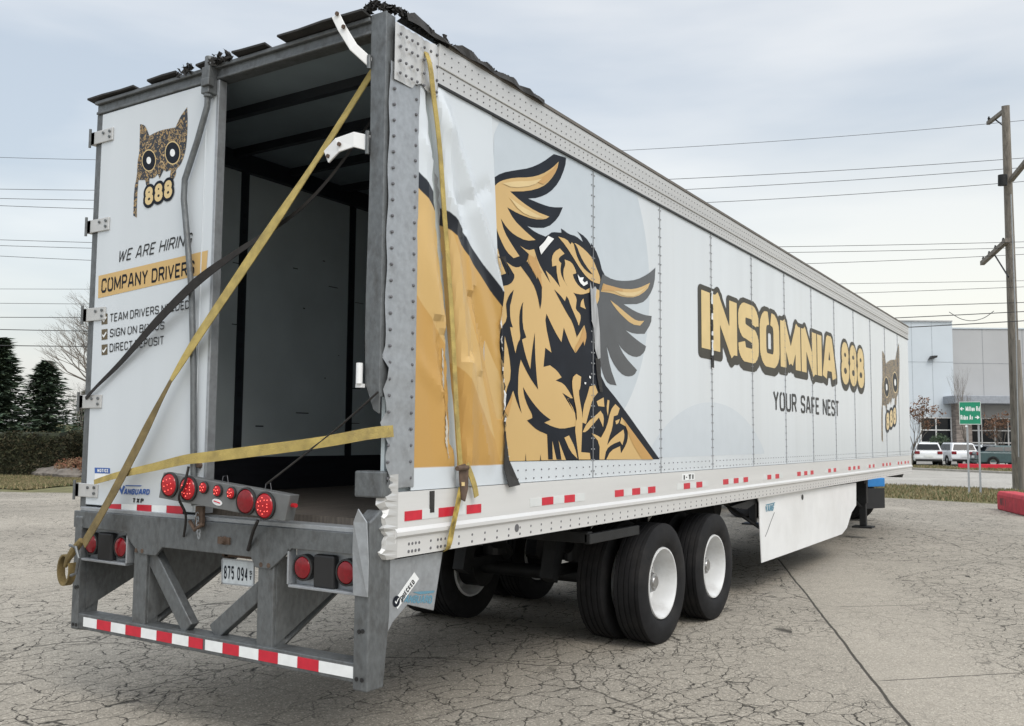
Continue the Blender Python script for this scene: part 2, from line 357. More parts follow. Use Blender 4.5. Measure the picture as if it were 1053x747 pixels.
# ------------------------------------------------------------------ ground
def ground_mat(name, c1, c2, cracks=1., seams=False, fine=.18):
    m = bpy.data.materials.new(name); m.use_nodes = True; t = m.node_tree; L = t.links; b = t.nodes['Principled BSDF']; b.inputs['Roughness'].default_value = .9
    b.inputs['Specular IOR Level'].default_value = .25
    def nd(ty, **k):
        n = t.nodes.new(ty)
        for a, v in k.items(): setattr(n, a, v)
        return n
    geo = nd('ShaderNodeNewGeometry'); P = geo.outputs['Position']
    def noise(s, d=4, r=.55, src=P):
        n = nd('ShaderNodeTexNoise'); n.inputs['Scale'].default_value = s; n.inputs['Detail'].default_value = d; n.inputs['Roughness'].default_value = r; L.new(src, n.inputs[0]); return n
    def rng(src, a, b_, c, d, sm=False):
        n = nd('ShaderNodeMapRange'); n.inputs[1].default_value = a; n.inputs[2].default_value = b_; n.inputs[3].default_value = c; n.inputs[4].default_value = d
        if sm: n.interpolation_type = 'SMOOTHSTEP'
        L.new(src, n.inputs[0]); return n.outputs[0]
    def math_(op, a, b_=None):
        n = nd('ShaderNodeMath', operation=op)
        for i, x in enumerate((a, b_)):
            if x is None: continue
            if isinstance(x, (int, float)): n.inputs[i].default_value = x
            else: L.new(x, n.inputs[i])
        return n.outputs[0]
    def mix(f, a, b_):
        n = nd('ShaderNodeMixRGB')
        for i, x in enumerate((f, a, b_)):
            if isinstance(x, tuple): n.inputs[i].default_value = x+(1,)
            elif isinstance(x, (int, float)): n.inputs[i].default_value = x
            else: L.new(x, n.inputs[i])
        return n.outputs[0]
    big = noise(.22, 5); col = mix(rng(big.outputs[0], .35, .65, 0, 1, True), c1, c2)
    mid = noise(2.3, 6, .6); col = mix(rng(mid.outputs[0], .40, .72, 0, .26), col, tuple(x*.62 for x in c1))
    st = noise(.7, 8, .7); col = mix(rng(st.outputs[0], .58, .76, 0, .40, True), col, tuple(x*.45 for x in c1))
    st2 = noise(.33, 7, .65); col = mix(rng(st2.outputs[0], .58, .72, 0, .40, True), col, tuple(min(1, x*1.35) for x in c2))
    gr = noise(38, 3, .7); col = mix(rng(gr.outputs[0], .45, .75, 0, .42), col, tuple(x*.5 for x in c1))
    # exposed aggregate
    sp = nd('ShaderNodeTexVoronoi'); sp.inputs['Scale'].default_value = 95; L.new(P, sp.inputs[0])
    col = mix(math_('MULTIPLY', rng(sp.outputs['Distance'], .2, .55, 0, 1), .30), col, tuple(x*.42 for x in c1))
    sn = nd('ShaderNodeSeparateColor'); L.new(sp.outputs['Color'], sn.inputs[0])
    col = mix(rng(sn.outputs[0], .80, .95, 0, .45), col, tuple(min(1, x*1.5) for x in c2))
    col = mix(rng(sn.outputs[1], .86, .97, 0, .6), col, tuple(x*.35 for x in c1))
    # cracks
    wob = noise(1.7, 5, .65); wv = nd('ShaderNodeVectorMath', operation='SCALE'); wv.inputs[3].default_value = .30; L.new(wob.outputs['Color'], wv.inputs[0])
    wob2 = noise(14, 3, .6); wv2 = nd('ShaderNodeVectorMath', operation='SCALE'); wv2.inputs[3].default_value = .05; L.new(wob2.outputs['Color'], wv2.inputs[0])
    va = nd('ShaderNodeVectorMath', operation='ADD'); L.new(P, va.inputs[0]); L.new(wv.outputs[0], va.inputs[1])
    vb = nd('ShaderNodeVectorMath', operation='ADD'); L.new(va.outputs[0], vb.inputs[0]); L.new(wv2.outputs[0], vb.inputs[1])
    crack = None; patch = rng(noise(.38, 4).outputs[0], .37, .49, .12, 1, True); patch2 = rng(noise(.9, 3).outputs[0], .42, .58, 0, 1, True)
    for sc, wd, mk, st, sx in ((.33, .0028, None, .8, 1), (1.5, .0065, patch, .8, 1), (5.2, .025, patch, 1., 1.), (10., .032, patch2, .75, 1.)):
        mpn = nd('ShaderNodeMapping'); mpn.inputs['Rotation'].default_value = (0, 0, .38); mpn.inputs['Scale'].default_value = (1, .72, 0); L.new(vb.outputs[0], mpn.inputs[0])
        v = nd('ShaderNodeTexVoronoi', feature='DISTANCE_TO_EDGE'); v.inputs['Scale'].default_value = sc; L.new(mpn.outputs[0], v.inputs[0])
        c = rng(v.outputs['Distance'], wd*.25, wd, st, 0)
        br = rng(noise(1.3*sc, 2).outputs[0], .34, .46, 0, 1); c = math_('MULTIPLY', c, br)
        if mk is not None: c = math_('MULTIPLY', c, mk)
        crack = c if crack is None else math_('MAXIMUM', crack, c)
    crack = math_('MULTIPLY', crack, cracks)
    if seams:
        sx = nd('ShaderNodeSeparateXYZ'); L.new(P, sx.inputs[0]); wn = rng(noise(1.1, 4).outputs[0], 0, 1, -.03, .03)
        def seam(p, q, wdt, ends=False):
            dx, dy = q[0]-p[0], q[1]-p[1]; l = math.hypot(dx, dy); nx, ny = -dy/l, dx/l
            d = math_('ADD', math_('ADD', math_('MULTIPLY', sx.outputs[0], nx), math_('MULTIPLY', sx.outputs[1], ny)), -(p[0]*nx+p[1]*ny))
            d = math_('ABSOLUTE', math_('ADD', d, wn)); r_ = rng(d, wdt*.5, wdt, .9, 0)
            tt = math_('ADD', math_('ADD', math_('MULTIPLY', sx.outputs[0], dx/l), math_('MULTIPLY', sx.outputs[1], dy/l)), -(p[0]*dx/l+p[1]*dy/l))
            lo = rng(tt, -.05, .05, 0, 1)
            r_ = math_('MULTIPLY', r_, lo)
            if ends: r_ = math_('MULTIPLY', r_, rng(tt, l-.05, l+.05, 1, 0))
            return r_
        A = GP(800, 575); B = GP(935, 747)
        l_ = math.hypot(B.x-A.x, B.y-A.y); nx_, ny_ = -(B.y-A.y)/l_, (B.x-A.x)/l_
        sdn = math_('ADD', math_('ADD', math_('MULTIPLY', sx.outputs[0], nx_), math_('MULTIPLY', sx.outputs[1], ny_)), -(A.x*nx_+A.y*ny_))
        slab = math_('MULTIPLY', rng(sdn, -.05, .05, 0, 1), rng(math_('ADD', sdn, rng(noise(.9, 4).outputs[0], 0, 1, -.7, .7)), .9, 1.5, 1, 0))
        crack = math_('MULTIPLY', crack, rng(slab, 0, 1, 1, .35))
        col = mix(math_('MULTIPLY', slab, .18), col, c2)
        s1 = seam((A.x, A.y), (B.x, B.y), .016); C1 = GP(905, 700); C2 = GP(1053, 692); s2 = seam((C1.x, C1.y), (C2.x, C2.y), .010)
        D1 = GP(862, 624); D2 = GP(960, 622); s3 = seam((D1.x, D1.y), (D2.x, D2.y), .010, True)
        E1 = GP(300, 672); E2 = GP(60, 728); s4 = seam((E1.x, E1.y), (E2.x, E2.y), .008, True)
        for s_ in (s1, s2, s3, s4): crack = math_('MAXIMUM', crack, s_)
    col = mix(crack, col, tuple(x*.10 for x in c1))
    L.new(col, b.inputs['Base Color'])
    hh = math_('SUBTRACT', math_('MULTIPLY', rng(sp.outputs['Distance'], 0, .6, 1, 0), .25), crack)
    bp = nd('ShaderNodeBump'); bp.inputs['Strength'].default_value = .55; bp.inputs['Distance'].default_value = .012; L.new(hh, bp.inputs['Height']); L.new(bp.outputs[0], b.inputs['Normal'])
    return m
m_lot = ground_mat('aged_asphalt', (.32, .292, .245), (.43, .392, .33), seams=True)
m_road = ground_mat('pale_road', (.42, .40, .36), (.50, .48, .44), cracks=.6)
m_kerb = M('concrete_kerb', (.36, .34, .31), .85, var=.2, scale=4, bump=.3)
def grass_mat(name, a, b_):
    return M(name, tuple((x+y)/2 for x, y in zip(a, b_)), .95, var=.35, scale=2.2, dirt=.7, dirtc=b_, bump=.6, bscale=14)
m_grass = grass_mat('winter_grass', (.15, .13, .055), (.10, .105, .04))
m_soil = M('mulch', (.10, .078, .055), .95, var=.4, scale=5, bump=.6)
def sheet(name, pts, z, mat, div=0):
    b = MB(); b.add([(p[0], p[1], z) for p in pts], [tuple(range(len(pts)))]); return b.build(name, mat)
struct(sheet('ground', [(-900, -300), (900, -300), (900, 1500), (-900, 1500)], -.02, m_grass))
lot = [(-60, -40), (45, -40), (45, 23.6), (14, 24.0), (2.74, 25.1), (-1.15, 26.2), (-12, 27.5), (-15.5, 22), (-19.4, 14.2), (-20.6, 12.9), (-22.3, 11.9), (-26, 10.6), (-40, 6), (-60, 0)]
struct(sheet('parking_lot', lot, 0, m_lot))
ra = [(-80, 39), (-18, 37.5), (-1.2, 34.9), (1.47, 34.3), (14, 32.5), (80, 25), (80, 48), (14, 50.5), (1.16, 52.1), (-4.85, 55.8), (-20, 60), (-80, 68)]
struct(sheet('road', ra, -.008, m_road))
struct(sheet('far_parking_lot', [(-40, 69), (-9.2, 68.0), (0, 64.5), (60, 44), (80, 80), (0, 112), (-40, 112)], -.008, M('far_asphalt', (.22, .21, .19), .9)))
# driveway apron on the left and its kerb
def kerb(name, pts, wd=.16, h=.13, mat=m_kerb):
    b = MB(); pts = [Vector((p[0], p[1], 0)) for p in pts]; n = len(pts); V = []
    for i, p in enumerate(pts):
        t = (pts[min(i+1, n-1)]-pts[max(i-1, 0)]).normalized(); a = Vector((-t.y, t.x, 0))*wd/2
        V += [p-a, p+a, p+a+Vector((0, 0, h)), p-a+Vector((0, 0, h))]
    F = [(0, 1, 2, 3)]+[(i*4+k, (i+1)*4+k, (i+1)*4+(k+1) % 4, i*4+(k+1) % 4) for i in range(n-1) for k in range(4)]+[((n-1)*4, (n-1)*4+3, (n-1)*4+2, (n-1)*4+1)]
    b.add([v+Vector((0, 0, -.03)) for v in V], F); return struct(b.build(name, mat, bevel=.02))
kerb('kerb', [(2.9, 34.2), (1.47, 34.45), (-1.2, 35.05), (-18, 37.6)], h=.06)
kerb('kerb', [(-21, 60.6), (-4.85, 56.1), (1.16, 52.4), (14, 50.8), (40, 48)], h=.14)
def blades(name, poly, n, h, cols, label, seedv=1, wd=.012):
    rnd = random.Random(seedv); tri = tessellate_polygon([[Vector((p[0], p[1], 0)) for p in poly]]); P3 = [Vector((p[0], p[1], 0)) for p in poly]
    ar = [((P3[t[1]]-P3[t[0]]).cross(P3[t[2]]-P3[t[0]])).length/2 for t in tri]; b = MB()
    for q in rnd.choices(range(len(tri)), ar, k=n):
        t = tri[q]; u, v = rnd.random(), rnd.random()
        if u+v > 1: u, v = 1-u, 1-v
        p = P3[t[0]]+(P3[t[1]]-P3[t[0]])*u+(P3[t[2]]-P3[t[0]])*v
        for _ in range(3):
            a = rnd.uniform(0, 2*PI); d = Vector((math.cos(a), math.sin(a), 0))*wd; hh = h*rnd.uniform(.5, 1.3); o = Vector((rnd.uniform(-.08, .08), rnd.uniform(-.08, .08), 0))
            b.add([p+o-d, p+o+d, p+o+Vector((rnd.uniform(-.5, .5)*hh, rnd.uniform(-.5, .5)*hh, hh))], [(0, 1, 2)], rnd.randrange(len(cols)))
    o = b.build(name, cols, fixn=False); return tag(o, label, 'grass', kind='stuff')
gcols = [M('dry_grass', (.20, .16, .085), .9), M('straw_grass', (.27, .22, .12), .9), M('green_grass', (.10, .115, .045), .9)]
gs1 = [(-12, 27.6), (-1.15, 26.3), (2.74, 25.2), (14, 24.1), (14, 32.3), (1.47, 34.2), (-1.2, 34.8), (-12, 36.5)]
blades('grass_strip', gs1, 9000, .09, gcols, 'strip of patchy brown winter grass between lot and road under the sign', 2, .02)
gl_ = [tuple(GP(u, v)[:2]) for u, v in ((-60, 500), (0, 502.5), (25, 504), (60, 500.5), (92, 497.5), (130, 492), (130, 488), (93, 488.5), (0, 487), (-60, 486))]
struct(sheet('lawn_base', gl_, .02, m_grass))
blades('lawn', gl_, 12000, .09, gcols, 'short green and tan lawn in front of the clipped hedge', 3, .03)
gs3 = [(-20, 61), (-4.85, 56.6), (1.16, 52.8), (14, 51.4), (40, 48.5), (40, 53), (0, 64), (-9.2, 67.6), (-20, 69)]
blades('verge', gs3, 7000, .10, gcols, 'far grass verge along the parked cars across the road', 4, .035)

# ------------------------------------------------------------------ semi trailer
L_ = 16.3; X = 1.3; ZT = 4.03; ZF = 1.30; RB, RT = 1.10, 1.45; WT = 3.79
T = thing('semi_trailer', 'long white box trailer with gold owl artwork, crushed rear corner and missing right door', 'trailer')
BOX = lambda *a: MB().box(*a)
BOX(-X, -X+.03, .05, L_, RB, WT+.2).build('left_wall', m_white, T)
# rear damaged side panel with real folds
def fold(y, z):
    yc = .33+(3.9-z)*.155; d = 0
    def tent(dist, wd, a): return a*max(0, 1-abs(dist)/wd)
    def ln(p, q, wd, a):
        px, pz = q[0]-p[0], q[1]-p[1]; l2 = px*px+pz*pz; t = ((y-p[0])*px+(z-p[1])*pz)/l2
        if t < -.1 or t > 1.1: return 0
        return tent(math.hypot(y-p[0]-px*t, z-p[1]-pz*t), wd, a)
    d += ln((.30, 3.4), (.62, 3.0), .06, .018)+ln((.62, 3.1), (.95, 3.3), .07, -.016)+ln((.25, 2.2), (.48, 2.0), .06, .014)+ln((.7, 2.9), (.85, 2.2), .06, .018)+ln((.65, 1.95), (.85, 1.5), .05, -.016)+tent(y-yc, .055, -.085)+tent(y-yc-.10, .10, .045)+tent(y-yc+.12, .12, .025)
    d += ln((.38, 3.8), (1.1, 2.65), .10, .045)+ln((.80, 2.55), (1.13, 1.95), .08, -.030)+ln((.75, 2.15), (1.02, 1.5), .10, .030)
    d += ln((.45, 2.35), (.60, 1.75), .05, -.03)+ln((.25, 2.9), (.5, 2.4), .12, .02)
    d += .022*math.sin(max(0, min(1, (y-.55)/.55))*PI)*math.sin(max(0, min(1, (3.7-z)/2.2))*PI)
    return d*min(1, max(0, (WT-z)/.25))*min(1, max(0, (y-.24)/.08))*(1 if z > 1.62 else max(.35, (z-1.45)/.17))
b = MB(); ny, nz_ = 44, 64; y0, y1, z0, z1 = .24, 1.16, 1.45, WT
edge = lambda z: 1.205-(z-1.45)*.088
for j in range(nz_+1):
    for i in range(ny+1):
        z = z0+(z1-z0)*j/nz_; y = y0+(edge(z)-y0)*i/ny; b.v.append((X+.004+fold(y, z), y, z))
for j in range(nz_):
    for i in range(ny): k = j*(ny+1)+i; b.f.append((k, k+1, k+ny+2, k+ny+1)); b.m.append(0)
def split_mat():      # vinyl pattern of the rear panel: white sky, black ridge line, gold hill
    m = m_gold.copy(); m.name = 'rear_panel_vinyl'; t = m.node_tree; L = t.links; bs = t.nodes['Principled BSDF']; src = bs.inputs['Base Color'].links[0].from_socket
    g = t.nodes.new('ShaderNodeNewGeometry'); s = t.nodes.new('ShaderNodeSeparateXYZ'); tc_ = t.nodes.new('ShaderNodeTexCoord'); L.new(tc_.outputs['Object'], s.inputs[0])
    def line(za, zb, ya, yb, above=True, sharp=.004):
        k = (zb-za)/(yb-ya); a = t.nodes.new('ShaderNodeMath'); a.operation = 'MULTIPLY_ADD'; a.inputs[1].default_value = -k; a.inputs[2].default_value = k*ya-za
        L.new(s.outputs[1], a.inputs[0]); c = t.nodes.new('ShaderNodeMath'); c.operation = 'ADD'; L.new(a.outputs[0], c.inputs[0]); L.new(s.outputs[2], c.inputs[1])
        d = t.nodes.new('ShaderNodeMapRange'); d.inputs[1].default_value = -sharp; d.inputs[2].default_value = sharp; L.new(c.outputs[0], d.inputs[0]); return d.outputs[0]
    def mx(f, a, c_):
        n = t.nodes.new('ShaderNodeMixRGB'); L.new(f, n.inputs[0])
        for i, q in ((1, a), (2, c_)):
            if isinstance(q, tuple): n.inputs[i].default_value = q+(1,)
            else: L.new(q, n.inputs[i])
        return n.outputs[0]
    c = mx(line(2.60, 2.05, .20, .75), (.50, .295, .09), src)      # deeper gold hill flank
    c = mx(line(2.36, 1.52, .80, 1.16), c, (.54, .33, .105)); c = mx(line(3.17, 2.67, .21, .95), c, NAVY); c = mx(line(3.27, 2.76, .20, .95), c, (.60, .645, .68))
    c = mx(line(1.572, 1.572, 0, 1), (.60, .645, .68), c); L.new(c, bs.inputs['Base Color']); return m
rp_ = b.build('rear_side_panel', split_mat(), T, smooth=True); rp_.data.set_sharp_from_angle(angle=math.radians(14)); rp_['label'] = 'buckled rear side panel torn loose along its front edge'
# torn edge: ragged strip with rubber and bare metal showing
rnd = random.Random(3)
b = MB(); prev = None
for i in range(60):
    z = 2.9-i*.0246; a = X+.012+rnd.uniform(-.004, .010); e0 = edge(z)-.012+rnd.uniform(-.012, .008); e1 = edge(z)+.008+rnd.uniform(-.006, .018)*(1 if z < 2.2 else .3)
    cur = [(a+.01, e0, z), (a, e1, z)]
    if prev: b.add([prev[0], prev[1], cur[1], cur[0]], [(0, 1, 2, 3)], rnd.choice((0, 0, 1, 2, 1)))
    prev = cur
b.build('torn_edge', [m_whiter, m_tar, m_alu], rp_)
b = MB(); b.prism([(X+.02, 1.16, 1.78), (X+.03, 1.19, 1.60), (X+.045, 1.30, 1.44), (X+.04, 1.18, 1.43), (X+.02, 1.15, 1.55)], (.006, 0, 0)); b.build('rubber_scrap', m_tar, rp_)
b = MB(); b.prism([(X+.07, .98, 2.86), (X+.06, 1.08, 2.88), (X+.03, 1.17, 2.78), (X+.05, 1.12, 2.82), (X+.06, 1.05, 2.855)], (.006, 0, .0)); b.build('rubber_scrap', m_tar, rp_)
def on_panel(name, pts, mat, lift=.006, n=10):      # scrape that follows the folds: list of (z, y0, y1)
    b = MB(); V = []; q = []
    for k in range(len(pts)-1):
        for t in range(n): q.append([pts[k][c]*(1-t/n)+pts[k+1][c]*t/n for c in range(3)])
    q.append(list(pts[-1]))
    for z, a, c in q:
        for t in (0, .5, 1): y = a+(c-a)*t+rnd.uniform(-.004, .004); V.append((X+.004+fold(y, z)+lift, y, z))
    b.add(V, [(k*3+c, k*3+c+1, k*3+4+c, k*3+3+c) for k in range(len(q)-1) for c in (0, 1)]); return b.build(name, mat, rp_)
on_panel('scraped_patch', [(2.25, .50, .503), (2.05, .525, .538), (1.85, .515, .54), (1.72, .52, .535), (1.62, .548, .552)], M('scraped_composite', (.50, .47, .40), .5, var=.25, scale=20))
on_panel('scraped_patch', [(3.72, .33, .345), (3.4, .38, .43), (3.0, .45, .50), (2.7, .51, .54), (2.5, .545, .55)], M('bare_composite', (.30, .31, .32), .5, var=.2))

wall = BOX(X-.02, X, .95, L_, 1.45, WT+.1).build('side_wall', m_white, T); wall['label'] = 'long white side wall carrying the owl and lettering'
BOX(X-.05, X-.025, .05, L_, ZF, WT+.1).build('liner', m_liner, T)
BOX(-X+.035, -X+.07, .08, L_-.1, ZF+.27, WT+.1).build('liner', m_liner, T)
bk = BOX(-X+.035, -X+.085, .08, L_-.1, ZF, ZF+.27).build('kick_plate', m_kick, T)
for k in range(12): MB().box(-X+.07, -X+.078, 1.20+1.27*k, 1.28+1.27*k, ZF+.27, WT+.05).build('logistics_post', m_dark, T)
b = MB()   # slots, scuffs and fixings on the liner
for k in range(13):
    for q in range(18): b.box(-X+.078, -X+.080, 1.22+1.27*k, 1.26+1.27*k, ZF+.35+q*.13, ZF+.39+q*.13)
for k in range(40):
    y = rnd.uniform(.3, 5); z = rnd.uniform(1.75, 3.3); l = rnd.uniform(.01, .16); b.box(-X+.070, -X+.0712, y, y+l, z, z+rnd.uniform(.004, .012))
b.build('slot_row', m_kick, T)
BOX(-X+.1, X-.1, L_-.08, L_, RB, WT+.15).build('front_wall', m_liner, T)
BOX(-X+.03, X-.03, .06, L_, ZF-.06, ZF).build('floor', m_wood, T)
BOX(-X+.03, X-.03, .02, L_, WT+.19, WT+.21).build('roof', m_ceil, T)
for k in range(26): MB().box(-X+.08, X-.06, .45+.61*k, .50+.61*k, WT+.13, WT+.19).build('roof_bow', m_dark, T)
BOX(-X+.07, -X+.13, .05, L_, WT+.05, WT+.19).build('roof_edge', m_dark, T)
# seams and rivets along the side
m_seam = M('seam_grey', (.27, .28, .29), .6)  # grey of the panel joint lines and their rivet heads
for k in range(11):
    b = MB(); bs_ = MB(); y = 2.40+1.27*k
    bs_.box(X, X+.0007, y-.035, y+.035, 1.45, WT)
    for dy in (-.022, .022):
        for q in range(29):
            z = 1.50+q*.08
            b.lathe([(.002, .007), (.007, .005), (.008, 0)], (X, y+dy, z), n=6)
    bs_.box(X, X+.0076, y-.0014, y+.0014, 1.45, WT, 1)
    sm_ = bs_.build('panel_seam', [m_white, m_seam], wall); b.build('rivets', m_seam, sm_)
b = MB()
for k in range(150):      # base row of rivets on the white band
    y = 1.25+k*.10
    for z in (1.475, 1.53): b.lathe([(.001, .006), (.006, .004), (.007, 0)], (X, y, z), n=6)
b.build('rivets', m_rivet, wall)
# seam with the torn vinyl beside the lettering
b = MB(); z = 3.2
while z > 2.45:
    h = rnd.uniform(.02, .07); b.add([(X+.012, 4.925+rnd.uniform(-.008, .008), z), (X+.012, 4.965+rnd.uniform(-.008, .008), z), (X+.012, 4.965+rnd.uniform(-.01, .01), z-h), (X+.012, 4.915, z-h)], [(0, 1, 2, 3)], rnd.choice((0, 0, 0, 1, 2))); z -= h
b.box(X+.012, X+.014, 4.91, 4.975, 2.44, 2.56, 1)
b.build('torn_vinyl', [m_grayv, m_tar, m_whiter], wall)

# --- top rail
b = MB(); b.box(X, X+.014, .42, L_, WT, WT+.10); b.box(X, X+.022, .42, L_, WT+.10, ZT); 
MB().box(X-.06, X+.03, .5, L_, ZT, ZT+.022).build('rail_cap', M('dull_rail_cap', (.13, .115, .10), .6), T)
top = b.build('top_rail', m_alu, T, bevel=.004)
b = MB()
for k in range(226):
    y = .47+k*.07
    for z in (WT+.035, WT+.075, WT+.135, WT+.19):
        b.lathe([(0, .0055), (.004, .004), (.005, 0)], (X+(.014 if z < WT+.1 else .022), y, z), n=6)
b.build('rivets', m_rivet, top)
b = MB(); b.box(X+.0, X+.017, .42, L_, WT-.012, WT+.002); b.build('sealant_line', m_char, top)
# crushed rear length of the top rail with a wavy lower lip
b = MB(); V = []
for i in range(25):
    y = .02+i*.0175; dz = -.03*math.sin(i/24*PI*2)-(.05 if i > 14 else 0)*math.sin((i-14)/10*PI); xx = X+.020+.010*math.sin(i*.7)*(i/24)
    V += [(xx, y, 3.72+dz if i > 9 else 3.68), (xx+.01*math.sin(i), y, 3.84), (xx, y, 4.0+.005*math.sin(i*2))]
b.add(V, [(i*3+k, i*3+3+k, i*3+4+k, i*3+1+k) for i in range(24) for k in range(2)]); tr_ = b.build('crushed_rail_end', m_alu, T, smooth=True)
b = MB()
for y in (.05, .10, .15, .20, .26, .32, .38):
    for z in (3.72, 3.79, 3.87, 3.94): b.lathe([(.0, .010), (.008, .007), (.009, 0)], (X+.034, y, z), n=6)
b.build('rivets', m_rivet, tr_)

# --- bottom rail with its step, fixings and reflective tape
b = MB(); prof = [(X, RT-.004), (X+.012, RT-.004), (X+.014, 1.255), (X+.032, 1.235), (X+.032, 1.215), (X+.016, 1.20), (X+.012, RB), (X-.03, RB), (X-.03, RB+.02), (X, RB+.02)]
b.prism([(p[0], .10, p[1]) for p in prof], (0, L_-.10, 0)); rail = b.build('bottom_rail', M('pale_rail', (.66, .66, .65), .38, metal=.2, var=.06, scale=2, stretch=(1, .15, 4), dirt=.3, dirtc=(.45, .43, .40)), T)
b = MB()
for k in range(120):
    y = .28+k*.135
    for z in (1.125, 1.165): b.lathe([(0, .009), (.003, .008), (.004, 0)], (X+.0125, y, z), n=6)
for y in (.22, .25, .28, .31, .48, .51): 
    for z in (1.125, 1.165): b.lathe([(0, .010), (.003, .009), (.004, 0)], (X+.0125, y, z), n=6)
b.lathe([(0, .026), (.003, .026), (.004, 0)], (X+.0125, 1.32, 1.165), n=16)
b.build('bolt_holes', m_rivet, rail)
m_taper = M('aged_white_tape', (.63, .65, .64), .35, var=.05)
def rtape(y0_, y1_, red, z=1.315): return BOX(X+.0135, X+.0165, y0_, y1_, z-.026, z+.026).build('reflective_tape', m_red if red else m_taper, rail)
rtape(.18, .33, 1); rtape(.33, .48, 0); rtape(.48, .64, 1); rtape(.64, .74, 0); rtape(.76, .91, 1)
for (a, c) in ((1.62, 1), (2.02, 0)):
    pass
for y, pat in ((1.48, 'wrwrw'), (2.75, 'rwrwr'), (4.0, 'wrwrw'), (5.2, 'rwrwr'), (6.5, 'wrwrw'), (7.9, 'rwrwr'), (9.3, 'wrwrw'), (10.7, 'rwrwr'), (12.0, 'wrwrw'), (13.3, 'rwrwr'), (14.6, 'wrwrw'), (15.5, 'rwrw')):
    for k, c in enumerate(pat): rtape(y+k*.155, y+k*.155+.152, c == 'r')
b = MB(); b.box(X+.013, X+.016, 4.12, 4.42, 1.365, 1.425); pk = b.build('sticker', m_tapew, rail)
put_text('lettering', "I-TI", .2, lambda s, t: Vector((X+.018, 4.15+.24*s, 1.372+.045*t)), m_char, pk, wf=.6, h=.04)
BOX(X+.012, X+.018, .40, .44, 1.32, 1.44).build('black_smear', m_tar, rail)

# --- owl artwork on the side wall (vinyl layers)
def layer(name, polys, mat, off, sm=1):
    b = MB()
    for i, p in enumerate(polys): decal(b, p, 0, X, (off+.00006*i, 0, 0), 0, sm)
    return b.build(name, mat, wall, fixn=False)
moonf = 0
moon = lambda X_, Y_: np.maximum(np.hypot(X_-2.15, Y_-3.0)-1.30, np.maximum(Y_-WT+.01, 1.03-X_))
Vv, Ff = contour(moon, .96, 3.6, 1.6, 3.85, .03); b = MB(); b.add([(X+.0012, p[0], p[1]) for p in Vv], Ff); b.build('moon_disc', M('moon_grey_vinyl', (.49, .545, .59), .22, var=.02), wall, fixn=False)
hill = lambda X_, Y_: np.maximum(np.hypot((X_-5.0)/1.7, Y_-.95)-1.15, 1.58-Y_)
Vv, Ff = contour(hill, 3.0, 7.2, 1.55, 2.2, .03); b = MB(); b.add([(X+.0008, p[0], p[1]) for p in Vv], Ff); b.build('hill_tint', M('hill_grey_vinyl', (.54, .59, .635), .22, var=.02), wall, fixn=False)
sil = trace('A', (50, 240), (130, 190), (250, 168), (370, 150), (480, 100), (575, 30), (680, 62), (672, 140), (620, 270), (540, 360), (440, 405), (355, 410), (480, 462), (560, 485), (652, 485), (610, 580), (520, 660), (400, 660), (348, 645), (420, 700), (505, 735),
            (540, 712), (560, 695), (640, 702), (635, 665), (700, 705), 'C', (220, 45), (290, 92), (350, 108), (408, 158), (390, 110), (358, 68), (430, 115), (480, 190), (478, 165), (540, 270), (580, 432), (640, 470), 'H', (170, 105), (250, 150), (350, 160), (450, 150), (550, 100), (612, 45), (605, 180), (560, 290), (490, 355), (340, 358),
            (440, 420), (520, 450), (580, 458), (575, 520), (520, 610), (430, 610), (358, 580), (450, 660), (530, 715), 'I', (532, 300), (520, 350), (470, 395), (400, 385), (330, 330), (292, 275), (350, 390), (455, 505), (430, 550), (370, 562), (310, 530), (240, 430), (195, 298), (225, 480), (280, 635), (210, 625), (170, 560), (140, 440),
            (150, 590), 'G', (480, 215), (735, 575), 'W', (600, 473.5), (510, 475), 'F', (100, 660), (40, 665), (70, 450), (135, 290), (165, 110), 'D', (150, 700), (125, 500), (105, 300), (60, 220), (20, 120), 'B', (20, 747), (5, 640), (0, 480), (12, 390), (45, 180), (40, 60), 'A', (45, 747), (30, 600), (28, 380))
right = trace('C', (575, 432), (640, 470), 'H', (250, 150), (350, 160), (450, 150), (550, 100), (612, 45), (605, 180), (560, 290), (490, 355), (340, 358),
            (440, 420), (520, 450), (580, 458), (575, 520), (520, 610), (430, 610), (358, 580), (450, 660), (530, 715), 'I', (532, 300), (520, 350), (470, 395), (400, 385), (330, 330), (292, 275), (350, 390), (455, 505), (430, 550), (370, 562), (310, 530), (240, 430), (195, 298), (225, 480), (280, 635), (210, 625), (170, 560), (132, 420), 'H', (120, 560), (110, 300))
b = MB(); b.box(X, X+.0018, .951, 1.2, 1.573, 2.66); b.build('gold_underlay', m_gold, wall)
layer('owl_outline', [sil], m_black, .0022, 1)
layer('owl_far_wing', [right], M('faded_black_vinyl', (.045, .050, .058), .25), .0026, 1)
diamond = trace('B', (522, 65), (572, 90), (520, 150), (462, 225), (450, 190), (445, 160), (490, 115)); sp1 = trace('G', (282, 40), (292, 48), (290, 62), (280, 52)); sp2 = trace('G', (250, 82), (262, 84), (258, 98), (250, 92))
